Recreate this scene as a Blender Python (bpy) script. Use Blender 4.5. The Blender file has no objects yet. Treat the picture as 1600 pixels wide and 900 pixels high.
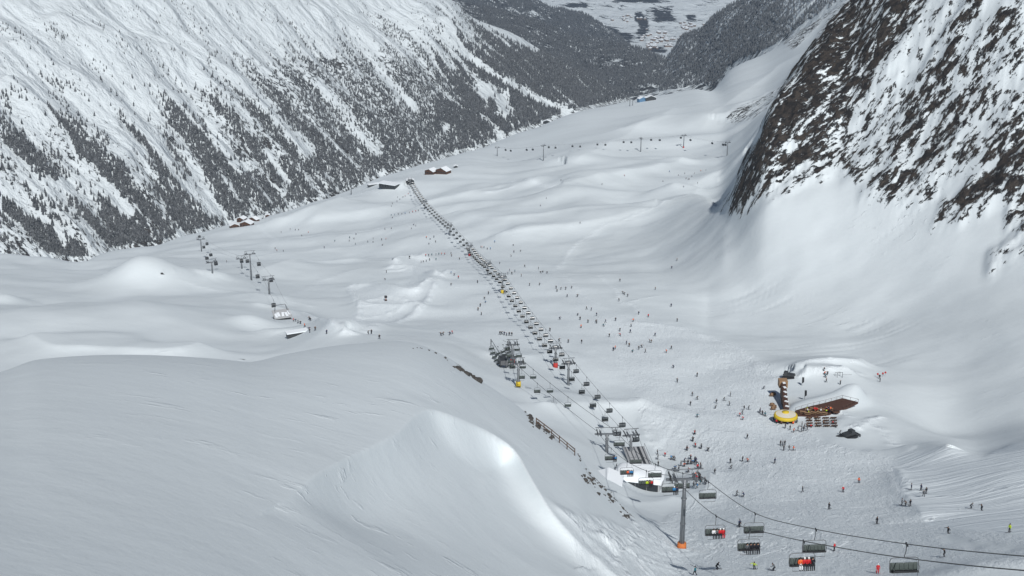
import bpy, bmesh, math, random
import numpy as np
from mathutils import Vector, Matrix
random.seed(7); RNG = np.random.default_rng(11)
scene = bpy.context.scene
COL = scene.collection
R = math.radians

# ---------------------------------------------------------------- camera geometry (photo pixels 1600 x 900)
PITCH = R(20.0); FPX = 2198.0
CP, SP = math.cos(PITCH), math.sin(PITCH)
def ray(px, py):
    px = np.asarray(px, float); py = np.asarray(py, float)
    dx = (px-800)/FPX; dy = (450-py)/FPX
    wy = CP + dy*SP; wz = -SP + dy*CP
    return dx, wy, wz
def theta_t(px, py):
    dx, wy, wz = ray(px, py)
    return np.arctan2(dx, wy), -wz/np.hypot(dx, wy)
def to_px(x, y, z):
    d = y*CP - z*SP; u = y*SP + z*CP
    d = np.maximum(d, 1e-3)
    return 800 + FPX*x/d, 450 - FPX*u/d
def at_dist(px, py, d):
    dx, wy, wz = ray(px, py)
    v = Vector((float(dx), float(wy), float(wz))).normalized()
    return v*d

# ---------------------------------------------------------------- numpy noise
def _h(ix, iy, seed):
    h = (ix.astype(np.int64)*374761393 + iy.astype(np.int64)*668265263 + seed*1442695041) & 0xffffffff
    h = ((h ^ (h >> 13))*1274126177) & 0xffffffff
    return (h ^ (h >> 16)) & 0xffffffff
def noise(x, y, seed=0):
    xi = np.floor(x); yi = np.floor(y); fx = x-xi; fy = y-yi
    u = fx*fx*fx*(fx*(fx*6-15)+10); v = fy*fy*fy*(fy*(fy*6-15)+10)
    def g(ax, ay, dx, dy):
        a = _h(ax, ay, seed)*(2*math.pi/4294967296.0)
        return np.cos(a)*dx + np.sin(a)*dy
    n00 = g(xi, yi, fx, fy); n10 = g(xi+1, yi, fx-1, fy)
    n01 = g(xi, yi+1, fx, fy-1); n11 = g(xi+1, yi+1, fx-1, fy-1)
    return ((n00*(1-u)+n10*u)*(1-v) + (n01*(1-u)+n11*u)*v)*1.5
def fbm(x, y, o=4, seed=0, gain=.5):
    s = 0; a = 1; n = 0
    for k in range(o):
        s = s + a*noise(x*2**k+17.3*k, y*2**k-9.1*k, seed+k*7); n += a; a *= gain
    return s/n
def ridged(x, y, o=4, seed=0):
    s = 0; a = 1; n = 0
    for k in range(o):
        s = s + a*(1-2*np.abs(noise(x*2**k+3.3*k, y*2**k+5.7*k, seed+k*5))); n += a; a *= .5
    return s/n
def sstep(a, b, x):
    t = np.clip((x-a)/(b-a), 0, 1); return t*t*(3-2*t)

# ---------------------------------------------------------------- polar terrain sheets
def pchip_slopes(x, y):
    h = np.diff(x); d = np.diff(y)/h
    m = np.zeros_like(y)
    w1 = 2*h[1:]+h[:-1]; w2 = h[1:]+2*h[:-1]
    with np.errstate(divide='ignore', invalid='ignore'):
        mm = (w1+w2)/(w1/d[:-1]+w2/d[1:])
    m[1:-1] = np.where(d[:-1]*d[1:] > 0, mm, 0)
    m[0] = d[0]; m[-1] = d[-1]
    return m
def pchip(x, y, xq):
    m = pchip_slopes(x, y); i = np.clip(np.searchsorted(x, xq)-1, 0, len(x)-2)
    h = x[i+1]-x[i]; s = np.clip((xq-x[i])/h, -.5, 1.5)
    s2 = s*s; s3 = s2*s
    return (2*s3-3*s2+1)*y[i] + (s3-2*s2+s)*h*m[i] + (-2*s3+3*s2)*y[i+1] + (s3-s2)*h*m[i+1]
def blur(Z, ax, n):
    for _ in range(n):
        P = np.pad(Z, [(1, 1) if k == ax else (0, 0) for k in range(2)], mode='edge')
        Z = (P[:-2]+2*P[1:-1]+P[2:])/4 if ax == 0 else (P[:, :-2]+2*P[:, 1:-1]+P[:, 2:])/4
    return Z
def boxblur(Z, n, ax):
    n = max(1, int(n)); P = np.pad(Z, [(n, n) if k == ax else (0, 0) for k in range(2)], mode='edge'); c = np.cumsum(P, axis=ax)
    c = np.concatenate([np.zeros_like(np.take(c, [0], axis=ax)), c], axis=ax); L = 2*n+1; m = Z.shape[ax]
    return (np.take(c, range(L, L+m), axis=ax)-np.take(c, range(0, m), axis=ax))/L
class Sheet:
    def __init__(s, curves, th0, th1, nth, r0, r1, nr, rounds=6):
        s.th = np.linspace(R(th0), R(th1), nth); s.lr = np.linspace(math.log(r0), math.log(r1), nr)
        s.r = np.exp(s.lr)
        rk = []; zk = []
        for c in curves:
            if isinstance(c, tuple):                       # (r, z) for every column
                rk.append(np.full(nth, c[0])); zk.append(c[1](s.th) if callable(c[1]) else np.full(nth, c[1])); continue
            a = np.array(c, float); th, t = theta_t(a[:, 0], a[:, 1])
            o = np.argsort(th); th = th[o]; rr = a[o, 2]; zz = -t[o]*rr
            q = np.clip(s.th, th[0], th[-1])
            rk.append(pchip(th, rr, q)); zk.append(pchip(th, zz, q))
        rk = np.array(rk); zk = np.array(zk)
        for k in range(1, len(rk)): rk[k] = np.maximum(rk[k], rk[k-1]+8)
        Z = np.empty((nr, nth))
        for j in range(nth): Z[:, j] = pchip(rk[:, j], zk[:, j], s.r)
        Z = blur(Z, 1, rounds); Z = blur(Z, 0, rounds)
        s.Z = Z
        s.X = s.r[:, None]*np.sin(s.th)[None, :]; s.Y = s.r[:, None]*np.cos(s.th)[None, :]
    def col(s, th):
        f = np.clip((th-s.th[0])/(s.th[1]-s.th[0]), 0, len(s.th)-1.001); j = int(f); f -= j
        return s.Z[:, j]*(1-f)+s.Z[:, j+1]*f
    def cast(s, px, py, lift=0.0, rmin=0):
        th, t = theta_t(px, py); c = s.col(float(th)) + lift
        g = c + t*s.r
        ok = (g >= 0) & (s.r > rmin)
        k = int(np.argmax(ok)) if ok.any() else len(s.r)-2
        if ok.any() and k > 0 and g[k-1] < 0:
            f = -g[k-1]/(g[k]-g[k-1]); r = s.r[k-1]*(1-f)+s.r[k]*f
        elif not ok.any():                                  # grazes the rim: take the point of closest approach
            k = int(np.argmax(np.where(s.r > max(rmin, 60), g/s.r, -9))); r = s.r[k]
            return Vector((r*math.sin(th), r*math.cos(th), c[k]-lift))
        else: r = s.r[k]
        return Vector((r*math.sin(th), r*math.cos(th), -t*r-lift))
    def h(s, x, y):
        th = math.atan2(x, y); r = math.hypot(x, y)
        f = (math.log(r)-s.lr[0])/(s.lr[1]-s.lr[0]); f = min(max(f, 0), len(s.lr)-1.001); i = int(f); f -= i
        c = s.col(th); return float(c[i]*(1-f)+c[i+1]*f)
    def hv(s, x, y):
        th = np.arctan2(x, y); r = np.hypot(x, y)
        f = np.clip((np.log(r)-s.lr[0])/(s.lr[1]-s.lr[0]), 0, len(s.lr)-1.001); i = f.astype(int); f = f-i
        g = np.clip((th-s.th[0])/(s.th[1]-s.th[0]), 0, len(s.th)-1.001); j = g.astype(int); g = g-j
        Z = s.Z
        return (Z[i, j]*(1-g)+Z[i, j+1]*g)*(1-f) + (Z[i+1, j]*(1-g)+Z[i+1, j+1]*g)*f
    def seg(s, pts, rad, fn):
        """fn(signed distance, along, near mask) is added to Z inside rad of the polyline"""
        P = np.array([[p[0], p[1]] for p in pts])
        r = np.hypot(P[:, 0], P[:, 1]); i0 = max(0, np.searchsorted(s.r, r.min()-rad)-1); i1 = min(len(s.r), np.searchsorted(s.r, r.max()+rad)+1)
        th = np.arctan2(P[:, 0], P[:, 1]); dth = rad/max(r.min()-rad, 20)
        j0 = max(0, np.searchsorted(s.th, th.min()-dth)-1); j1 = min(len(s.th), np.searchsorted(s.th, th.max()+dth)+1)
        X = s.X[i0:i1, j0:j1]; Y = s.Y[i0:i1, j0:j1]
        best = np.full(X.shape, 1e9); bp_ = np.zeros(X.shape); sd = np.zeros(X.shape); al = np.zeros(X.shape)
        L = np.hypot(*np.diff(P, axis=0).T); T = L.sum(); acc = 0
        for k in range(len(P)-1):
            a = P[k]; b = P[k+1]; ab = b-a; l2 = ab@ab+1e-9
            u = np.clip(((X-a[0])*ab[0]+(Y-a[1])*ab[1])/l2, 0, 1)
            dx = X-a[0]-u*ab[0]; dy = Y-a[1]-u*ab[1]; d = np.hypot(dx, dy)
            side = (ab[0]*(Y-a[1]) - ab[1]*(X-a[0]))/math.sqrt(l2)
            m = (d < best-1e-4) | ((np.abs(d-best) <= 1e-4) & (np.abs(side) > bp_)); bp_ = np.where(m, np.abs(side), bp_)
            best = np.where(m, d, best); sd = np.where(m, np.where(side > 0, d, -d), sd); al = np.where(m, (acc+u*L[k])/T, al)
            acc += L[k]
        return (slice(i0, i1), slice(j0, j1)), sd, al

def grid_mesh(name, X, Y, Z, mat, attrs=None, kind='structure'):
    nr, nc = X.shape
    me = bpy.data.meshes.new(name)
    co = np.stack([X, Y, Z], -1).reshape(-1, 3).astype(np.float32)
    me.vertices.add(len(co)); me.vertices.foreach_set('co', co.ravel())
    i = np.arange(nr-1)[:, None]*nc + np.arange(nc-1)[None, :]
    q = np.stack([i, i+1, i+nc+1, i+nc], -1).reshape(-1, 4).astype(np.int32)
    me.loops.add(q.size); me.loops.foreach_set('vertex_index', q.ravel())
    me.polygons.add(len(q)); me.polygons.foreach_set('loop_start', np.arange(len(q), dtype=np.int32)*4)
    me.polygons.foreach_set('use_smooth', np.ones(len(q), bool))
    for k, v in (attrs or {}).items():
        a = me.attributes.new(k, 'FLOAT', 'POINT'); a.data.foreach_set('value', v.astype(np.float32).ravel())
    me.update(); me.validate(); me.materials.append(mat)
    o = bpy.data.objects.new(name, me); COL.objects.link(o)
    if kind: o['kind'] = kind
    return o

# ---------------------------------------------------------------- materials
def newmat(name):
    m = bpy.data.materials.new(name); m.use_nodes = True
    nt = m.node_tree; b = nt.nodes['Principled BSDF']; return m, nt, b
def nd(nt, t, **kw):
    n = nt.nodes.new(t)
    for k, v in kw.items():
        if k in n.inputs: n.inputs[k].default_value = v
        else: setattr(n, k, v)
    return n
def mixcol(nt, fac, a, b):
    m = nt.nodes.new('ShaderNodeMix'); m.data_type = 'RGBA'
    for s_, v in ((0, fac), (6, a), (7, b)):
        if isinstance(v, (int, float)): m.inputs[s_].default_value = v
        elif isinstance(v, tuple): m.inputs[s_].default_value = (*v, 1) if len(v) == 3 else v
        else: nt.links.new(v, m.inputs[s_])
    return m.outputs[2]
def mth(nt, op, a, b=None, clamp=False):
    m = nt.nodes.new('ShaderNodeMath'); m.operation = op; m.use_clamp = clamp
    for i, v in enumerate((a, b)):
        if v is None: continue
        if isinstance(v, (int, float)): m.inputs[i].default_value = v
        else: nt.links.new(v, m.inputs[i])
    return m.outputs[0]
def noise_n(nt, vec, scale, detail=4, rough=.55):
    n = nd(nt, 'ShaderNodeTexNoise'); n.inputs['Scale'].default_value = scale
    n.inputs['Detail'].default_value = detail; n.inputs['Roughness'].default_value = rough
    nt.links.new(vec, n.inputs['Vector']); return n.outputs['Fac']

def terrain_mat(name, rock_a, rock_b, fine, bump_track=True, snow=(.715, .775, .80), veg=False):
    m, nt, b = newmat(name); L = nt.links
    geo = nt.nodes.new('ShaderNodeNewGeometry'); pos = geo.outputs['Position']
    at = nd(nt, 'ShaderNodeAttribute', attribute_name='rock').outputs['Fac']
    tr = nd(nt, 'ShaderNodeAttribute', attribute_name='track').outputs['Fac']
    m0 = nd(nt, 'ShaderNodeMapping'); m0.inputs['Rotation'].default_value = (0, 0, R(61.4) if not veg else R(30)); L.new(pos, m0.inputs['Vector'])
    mr = nd(nt, 'ShaderNodeMapping'); mr.inputs['Scale'].default_value = (1, .36, .55) if not veg else (.5, 1, .8)
    L.new(m0.outputs[0], mr.inputs['Vector'])
    n1 = noise_n(nt, mr.outputs[0], fine, 7, .72)
    # coverage -> threshold on a broken, many-scaled noise
    thr = mth(nt, 'SUBTRACT', .645, mth(nt, 'MULTIPLY', at, .31))
    mask = mth(nt, 'MULTIPLY', mth(nt, 'SUBTRACT', n1, thr), 22, True)
    gate = mth(nt, 'MULTIPLY', mth(nt, 'SUBTRACT', at, .03), 14, True)
    mask = mth(nt, 'MULTIPLY', mask, gate)
    rn = noise_n(nt, pos, fine*.9, 7, .72)
    rr = mth(nt, 'MULTIPLY', mth(nt, 'SUBTRACT', rn, .44), 7, True)
    rock = mixcol(nt, rr, rock_a, rock_b)
    sn = noise_n(nt, pos, .012, 4, .5)
    snowc = mixcol(nt, mth(nt, 'MULTIPLY', mth(nt, 'SUBTRACT', sn, .35), 3, True), tuple(c*.92 for c in snow), snow)
    snowc = mixcol(nt, mth(nt, 'MULTIPLY', mth(nt, 'POWER', tr, 1.3), .62, True), snowc, (.86, .925, .955))
    L.new(mixcol(nt, mask, snowc, rock), b.inputs['Base Color'])
    b.inputs['Roughness'].default_value = .75; b.inputs['Specular IOR Level'].default_value = .18
    # relief: chopped snow on the pistes, wind crust elsewhere, broken rock
    mp = nd(nt, 'ShaderNodeMapping'); mp.inputs['Rotation'].default_value = (0, 0, R(32)); mp.inputs['Scale'].default_value = (1, .38, 1)
    L.new(pos, mp.inputs['Vector'])
    a1 = noise_n(nt, mp.outputs[0], .8, 6, .7)
    mp2 = nd(nt, 'ShaderNodeMapping'); mp2.inputs['Rotation'].default_value = (0, 0, R(-48)); mp2.inputs['Scale'].default_value = (1, .3, 1)
    L.new(pos, mp2.inputs['Vector'])
    a2 = noise_n(nt, mp2.outputs[0], 1.3, 5, .68)
    chop = mth(nt, 'ADD', a1, a2)
    gr = nd(nt, 'ShaderNodeAttribute', attribute_name='groom').outputs['Fac']
    mg = nd(nt, 'ShaderNodeMapping'); mg.inputs['Rotation'].default_value = (0, 0, R(-7)); L.new(pos, mg.inputs['Vector'])
    mg2 = nd(nt, 'ShaderNodeMapping'); mg2.inputs['Scale'].default_value = (.07, 1, .3); L.new(mg.outputs[0], mg2.inputs['Vector'])
    lines = mth(nt, 'MULTIPLY', noise_n(nt, mg2.outputs[0], .38, 4, .7), 2.2)
    cm = nt.nodes.new('ShaderNodeMix'); L.new(gr, cm.inputs[0]); L.new(chop, cm.inputs[2]); L.new(lines, cm.inputs[3]); chop = cm.outputs[0]
    wind = noise_n(nt, pos, .05, 6, .55)
    hgt = mth(nt, 'ADD', mth(nt, 'MULTIPLY', mth(nt, 'MULTIPLY', chop, tr), .44), mth(nt, 'ADD', mth(nt, 'MULTIPLY', wind, .5), mth(nt, 'MULTIPLY', noise_n(nt, pos, 1.1, 4, .7), .035 if not veg else 0)))
    hgt = mth(nt, 'ADD', hgt, mth(nt, 'MULTIPLY', mth(nt, 'MULTIPLY', n1, mask), 5.0 if not veg else 8.0))
    if not veg:                                             # scattered wind scars and crust plates on untouched snow
        ms = nd(nt, 'ShaderNodeMapping'); ms.inputs['Rotation'].default_value = (0, 0, R(-24)); L.new(pos, ms.inputs['Vector'])
        ms2 = nd(nt, 'ShaderNodeMapping'); ms2.inputs['Scale'].default_value = (.30, 1, 1); L.new(ms.outputs[0], ms2.inputs['Vector'])
        scar = mth(nt, 'MULTIPLY', mth(nt, 'SUBTRACT', noise_n(nt, ms2.outputs[0], .30, 5, .62), .585), 4.0, True)
        where = mth(nt, 'MULTIPLY', mth(nt, 'SUBTRACT', noise_n(nt, pos, .022, 3, .5), .50), 6.0, True)
        hgt = mth(nt, 'ADD', hgt, mth(nt, 'MULTIPLY', mth(nt, 'MULTIPLY', scar, where), .42))
    if veg: hgt = mth(nt, 'ADD', hgt, mth(nt, 'MULTIPLY', noise_n(nt, mr.outputs[0], .022, 6, .62), 26.0))
    bp = nt.nodes.new('ShaderNodeBump'); bp.inputs['Strength'].default_value = 1; bp.inputs['Distance'].default_value = 1.0
    L.new(hgt, bp.inputs['Height']); L.new(bp.outputs[0], b.inputs['Normal'])
    return m

def plain(name, c, rough=.6, metal=0, var=.15, scale=3.0, spec=.4):
    m, nt, b = newmat(name)
    tc = nt.nodes.new('ShaderNodeTexCoord')
    n = noise_n(nt, tc.outputs['Object'], scale, 3)
    out = mixcol(nt, n, tuple(max(0, x*(1-var)) for x in c), tuple(min(1, x*(1+var)) for x in c))
    nt.links.new(out, b.inputs['Base Color'])
    b.inputs['Roughness'].default_value = rough; b.inputs['Metallic'].default_value = metal
    b.inputs['Specular IOR Level'].default_value = spec
    return m
# ================================================================ TERRAIN
K = []
K.append((12, lambda th: np.interp(np.degrees(th), [-31, -22, -14, -3, 4, 9, 31], [-27, -27, -31, -48, -47, -53, -53])))
K.append([(-300,900,70),(0,900,75),(300,900,85),(600,905,108),(700,915,118),(800,935,130),(950,960,150),(1060,980,162),(1200,980,166),(1400,980,162),(1600,980,152),(1900,980,145)])
K.append([(-300,640,175),(0,582,190),(60,562,200),(150,555,205),(260,556,210),(380,565,215),(450,552,235),(560,537,255),(640,536,262),(700,560,265),(740,588,262),(800,628,258),(850,668,255),(905,712,252),(925,742,250),(950,768,248),(975,793,246),(1000,812,244),(1030,836,242),(1065,858,240),(1120,862,238),(1200,855,238),(1400,850,236),(1480,840,236),(1600,832,232),(1900,830,225)])
K.append([(-300,760,290),(0,720,300),(380,690,300),(640,640,320),(740,660,315),(800,690,312),(850,720,308),(905,748,300),(950,775,296),(1000,800,292),(1060,815,292),(1200,800,290),(1400,800,288),(1600,792,280),(1900,790,270)])
K.append([(-300,600,480),(0,560,520),(200,540,540),(400,548,520),(560,530,500),(700,548,470),(760,590,440),(830,640,400),(905,690,370),(950,730,355),(1000,765,345),(1060,772,340),(1200,745,345),(1400,740,345),(1500,730,340),(1600,725,330),(1900,720,320)])
K.append([(-300,480,700),(0,470,720),(200,470,730),(400,490,680),(530,512,610),(640,505,620),(800,520,590),(900,560,530),(1000,630,450),(1100,655,430),(1200,660,428),(1300,665,422),(1380,700,395),(1410,706,388),(1480,695,390),(1530,710,385),(1600,690,390),(1700,650,400),(1900,600,420)])
K.append([(-300,420,930),(0,430,900),(200,435,900),(400,440,880),(530,445,820),(640,440,800),(800,430,810),(900,440,780),(1000,500,640),(1100,540,570),(1200,570,530),(1300,590,510),(1380,640,470),(1480,670,470),(1600,640,480),(1900,560,480)])
K.append([(-300,400,1150),(0,403,1080),(60,410,1080),(120,420,1060),(200,405,1120),(400,400,1100),(600,395,1060),(800,390,980),(900,400,930),(1000,420,830),(1100,450,740),(1200,470,690),(1300,480,660),(1400,480,640),(1500,480,620),(1600,470,610),(1900,440,590)])
K.append([(-300,425,1250),(0,430,1190),(60,428,1190),(115,420,1180),(200,396,1250),(400,372,1250),(600,360,1190),(800,348,1130),(900,370,1035),(1000,388,935),(1060,382,878),(1100,370,846),(1150,343,812),(1200,315,785),(1300,300,780),(1400,300,755),(1500,320,720),(1600,330,695),(1900,300,680)])
K.append([(-300,480,1350),(0,480,1300),(60,455,1300),(115,418,1280),(160,399,1320),(200,390,1350),(300,371,1400),(400,347,1420),(500,330,1370),(600,330,1330),(800,310,1300),(900,330,1150),(1000,350,1050),(1060,344,985),(1100,334,932),(1130,317,890),(1150,292,860),(1180,225,865),(1200,180,870),(1240,120,900),(1290,50,930),(1340,0,960),(1400,-70,960),(1600,-110,900),(1900,-130,880)])
K.append([(-300,560,1700),(0,560,1650),(200,500,1600),(300,440,1550),(380,375,1530),(430,337,1520),(520,305,1600),(600,276,1700),(680,252,1800),(740,238,1850),(800,250,1750),(900,240,1700),(1000,250,1600),(1060,270,1450),(1100,300,1250),(1130,324,1030),(1150,300,980),(1200,196,1050),(1290,75,1080),(1340,20,1100),(1600,-20,1150),(1900,-40,1150)])
K.append([(-300,700,2100),(0,700,2100),(300,600,2000),(430,500,1950),(600,400,2100),(680,330,2200),(740,255,2250),(780,221,2230),(820,205,2250),(880,182,2350),(950,165,2500),(1000,155,2600),(1040,148,2650),(1090,140,2700),(1140,150,2300),(1200,140,2200),(1260,100,2200),(1330,60,2300),(1600,60,2500),(1900,40,2600)])
K.append([(-300,900,2600),(0,900,2700),(600,700,2800),(740,480,2800),(820,300,2800),(950,230,3000),(1090,190,3100),(1140,112,3000),(1200,82,3000),(1260,45,3000),(1330,0,3000),(1600,-120,3100),(1900,-200,3100)])
K.append([(-300,1000,3400),(0,1000,3400),(600,800,3400),(740,600,3400),(950,400,3500),(1200,330,3500),(1600,180,3500),(1900,100,3500)])
near = Sheet(K, -31, 31, 1120, 14, 3500, 1500, rounds=7)
near.Z[0] -= 0
def ptsn(P, lift=0.0, rmin=0, S=near): return [S.cast(p[0], p[1], lift, rmin) for p in P]

def lip(P, h, wn, wf, rmin=90, taper=.12, pw=1.0, S=near, dist_soft=False):
    """a drifted crest: steep short flank on one side (wn, towards the right-hand side of the line), long soft one on the other"""
    a = np.array(P, float); k = np.arange(len(a)); q = np.linspace(0, len(a)-1, 7*len(a))
    P = np.stack([pchip(k, a[:, 0], q), pchip(k, a[:, 1], q)], 1)
    T = np.linspace(0, 1, len(P)); lf = h*sstep(0, taper, T)*sstep(0, taper, 1-T)
    Q = np.array([tuple(S.cast(p_[0], p_[1], l_, rmin))[:2] for p_, l_ in zip(P, lf)])
    if len(Q) > 6:
        mid = np.median(Q, 0); st = np.hypot(*np.diff(Q, axis=0).T); lim = 6*np.median(st)+1; keep = [int(np.argmin(np.hypot(*(Q-mid).T)))]
        a0 = keep[0]
        for k in range(a0+1, len(Q)):
            if np.hypot(*(Q[k]-Q[keep[-1]])) < lim*(k-keep[-1]+.0): keep.append(k)
        for k in range(a0-1, -1, -1):
            if np.hypot(*(Q[k]-Q[keep[0]])) < lim*(keep[0]-k+.0): keep.insert(0, k)
        Q = Q[keep]
    for _ in range(8): Q[1:-1] = (Q[:-2]+2*Q[1:-1]+Q[2:])/4
    sl, sd, al = S.seg([tuple(v) for v in Q], max(wn, wf)*3.6, None)
    ad = np.abs(sd)
    C = h*np.where(sd < 0, np.exp(-(ad/wn)**pw), np.exp(-(ad/wf)**2))*sstep(0, taper, al)*sstep(0, taper, 1-al)
    rm = np.hypot(Q[:, 0], Q[:, 1]).mean(); B_ = C; kr = wn*.45/(rm*(S.lr[1]-S.lr[0])); kt = wn*.45/(rm*(S.th[1]-S.th[0]))
    for _ in range(2): B_ = boxblur(boxblur(B_, kr, 0), kt, 1)
    w_ = sstep(.25, 1.1, ad/wn)
    S.Z[sl] += C*(1-w_)+B_*w_
def dome(px, py, rx, ry, h, rmin=0, S=near, ang=0):
    c = S.cast(px, py, h*.8, rmin); m = max(rx, ry)*2.6
    sl, sd, al = S.seg([c, (c[0]+.01, c[1])], m, None)
    X = S.X[sl]-c[0]; Y = S.Y[sl]-c[1]
    u = X*math.cos(ang)+Y*math.sin(ang); v = -X*math.sin(ang)+Y*math.cos(ang)
    S.Z[sl] += h*np.exp(-(u/rx)**2-(v/ry)**2)

PX, PY = to_px(near.X, near.Y, near.Z)
# broad undulation, fading out close to the named crests
RR = near.r[:, None]
und = fbm(near.X/170, near.Y/170, 3, 3)*(RR/900)**.8*8*sstep(300, 600, RR)*(1-sstep(1500, 1900, RR))
near.Z += und
und2 = fbm(near.X/45+5, near.Y/70, 3, 9)*2.0*sstep(40, 120, RR)*(1-sstep(1200, 1700, RR))
near.Z += und2*(.08+.92*sstep(240, 330, RR))
# right-hand side of a line = flank that drops steeply
def scarp(P, depth, w0, w1, rmin=60, taper=.15, crest=0):
    """a wind-cut edge: ground drops away steeply on the right-hand side of the line and climbs back over w1 metres"""
    a = np.array(P, float); k = np.arange(len(a)); q = np.linspace(0, len(a)-1, 10*len(a))
    Q = np.array([tuple(near.cast(x_, y_, 0, rmin))[:2] for x_, y_ in zip(pchip(k, a[:, 0], q), pchip(k, a[:, 1], q))])
    for _ in range(6): Q[1:-1] = (Q[:-2]+2*Q[1:-1]+Q[2:])/4
    sl, sd, al = near.seg([tuple(v) for v in Q], w1*2.2, None)
    X_ = near.X[sl]; Y_ = near.Y[sl]; a0 = 0; a1 = 0; T = np.linspace(0, 1, len(Q)); tp = sstep(0, taper, T)*sstep(0, taper, 1-T)
    for k in range(0, len(Q), 2):
        wk = ((X_-Q[k, 0])**2+(Y_-Q[k, 1])**2+6.)**-1.6; a0 = a0+wk; a1 = a1+wk*tp[k]
    ad = np.abs(sd); C = np.where(sd < 0, -depth*(1-np.exp(-ad/w0))*np.exp(-(ad/(w1*(.42+.9*al)))**2), 0)*a1/a0*np.where((al < 1e-3) | (al > .999), np.exp(-(ad/7)**2), 1)
    rm = np.hypot(Q[:, 0], Q[:, 1]).mean(); B_ = C
    for _ in range(3): B_ = boxblur(boxblur(B_, w0*1.1/(rm*(near.lr[1]-near.lr[0])), 0), w0*1.1/(rm*(near.th[1]-near.th[0])), 1)
    w_ = sstep(.5, 2.6, ad/w0)
    C = C*(1-w_)+B_*w_ + crest*np.exp(-np.abs(ad/np.where(sd < 0, 1.5, 7)))*sstep(0, taper, al)*sstep(0, taper, 1-al)
    near.Z[sl] += C
scarp([(440,784),(470,766),(505,745),(560,717),(620,686),(650,656),(672,648),(720,663),(770,686),(805,712),(828,752),(858,800),(905,850),(950,890)], 6.0, 4.0, 26, crest=.8)
lip([(828,634),(900,629),(960,628),(1015,632)], 4, 9, 20, rmin=300)
lip([(1230,588),(1262,566),(1300,560),(1352,572)], 4.5, 9, 18, rmin=330)
lip([(1248,578),(1290,572),(1330,582)], 2.6, 6, 10, rmin=330)
lip([(640,330),(720,302),(800,286),(850,282)], 9, 24, 60, rmin=600)
lip([(850,300),(920,275),(1000,262),(1080,250)], 11, 30, 60, rmin=600)
lip([(700,340),(800,338),(900,325),(1000,318),(1070,300)], 6, 20, 45, rmin=600)
lip([(760,370),(830,355),(920,345),(1030,322)], 4.5, 14, 40, rmin=600)
lip([(560,290),(600,283),(640,292)], 6, 18, 30, rmin=900)
lip([(420,350),(480,325),(560,298)], 7, 22, 40, rmin=900)
lip([(470,345),(560,330),(640,318)], 3, 18, 40, rmin=900)
lip([(860,262),(930,235),(1010,195),(1060,175)], 10, 45, 80, rmin=1000)
lip([(960,205),(1000,195),(1050,188)], 5, 24, 40, rmin=1200)
lip([(1030,300),(1080,285),(1130,262),(1170,232)], 7, 26, 30, rmin=700)
lip([(1080,210),(1130,165),(1180,130),(1230,95)], 12, 50, 80, rmin=1200)
lip([(1120,190),(1160,160),(1200,150)], 8, 30, 50, rmin=1000)
lip([(300,450),(400,432),(480,412),(590,410)], 5, 14, 50, rmin=500)
lip([(40,545),(130,543),(220,545),(330,548)], 5, 12, 40, rmin=300)
dome(170, 485, 60, 55, 9, rmin=450); dome(30, 500, 50, 40, 6, rmin=450); dome(450, 470, 40, 34, 5, rmin=450)
lip([(400,520),(480,512),(560,524)], 4, 10, 30, rmin=300)
lip([(380,470),(430,478),(500,500),(545,520)], 3.4, 6, 14, rmin=400)
lip([(545,449),(590,442),(640,452),(690,430)], 4, 7, 9, rmin=450)
lip([(606,418),(640,400),(668,402)], 5, 9, 12, rmin=450)
lip([(605,424),(640,418),(680,428),(712,424)], 3, 6, 10, rmin=450)
lip([(560,476),(600,474),(650,478)], 2.8, 6, 8, rmin=450)
lip([(538,519),(548,503),(562,478),(546,448)], 1.3, 3.5, 5, rmin=450)
lip([(575,519),(620,503),(660,476),(690,432)], 1.6, 3.5, 6, rmin=450)
lip([(1405,706),(1440,694),(1468,695),(1485,708)], 2.5, 9, 9, rmin=300)
lip([(1400,735),(1412,770),(1435,795),(1450,815)], 1.6, 4, 8, rmin=200)
lip([(740,540),(770,552),(820,556),(880,548)], 2.2, 8, 16, rmin=350)
lip([(1010,640),(1000,665),(1012,690),(1040,700)], .9, 3, 6, rmin=300)
lip([(1060,772),(1098,770),(1112,740)], 2.4, 6, 14, rmin=290)
lip([(960,772),(1010,785),(1060,776)], 1.6, 6, 14, rmin=290)
lip([(1150,330),(1250,300),(1350,262)], -1, 10, 14, rmin=600)
dome(222, 416, 24, 30, 15, rmin=800); dome(8, 462, 10, 12, 5, rmin=600); dome(60, 395, 60, 60, 4, rmin=900)
dome(1478, 684, 30, 22, 2.5, rmin=420); dome(1540, 885, 16, 12, 3, rmin=150)
dome(395, 495, 10, 12, 4, rmin=500); dome(1270, 650, 26, 16, .6, rmin=350)
dome(330, 440, 60, 50, 5, rmin=700); dome(500, 420, 70, 60, 6, rmin=800)
for (px, py, rx, ry, h) in [(1180,190,40,60,7),(1100,215,60,40,6),(1000,222,60,40,5),(720,320,50,40,5),(900,300,80,40,5)]:
    dome(px, py, rx, ry, h, rmin=900)

PX, PY = to_px(near.X, near.Y, near.Z)
# thin shadowed flutes and gullies across the big apron (fall line runs away from the rocks)
ap = sstep(1000, 1250, PX)*sstep(640, 520, PY)*sstep(420, 520, RR)*(1-sstep(780, 900, RR))
U = (near.X*.48-near.Y*.88)      # across the fall line
V = (near.X*.88+near.Y*.48)
near.Z += ap*(fbm(U/60, V/330, 3, 21)*1.3)
# sluff runnels: many small, broken
sl_ = ap*sstep(.05, .4, noise(near.X/90, near.Y/90, 40))*sstep(230, 330, PY)
near.Z -= sl_*sstep(.30, .62, noise(U/3.4, V/42, 33))*.42

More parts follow.
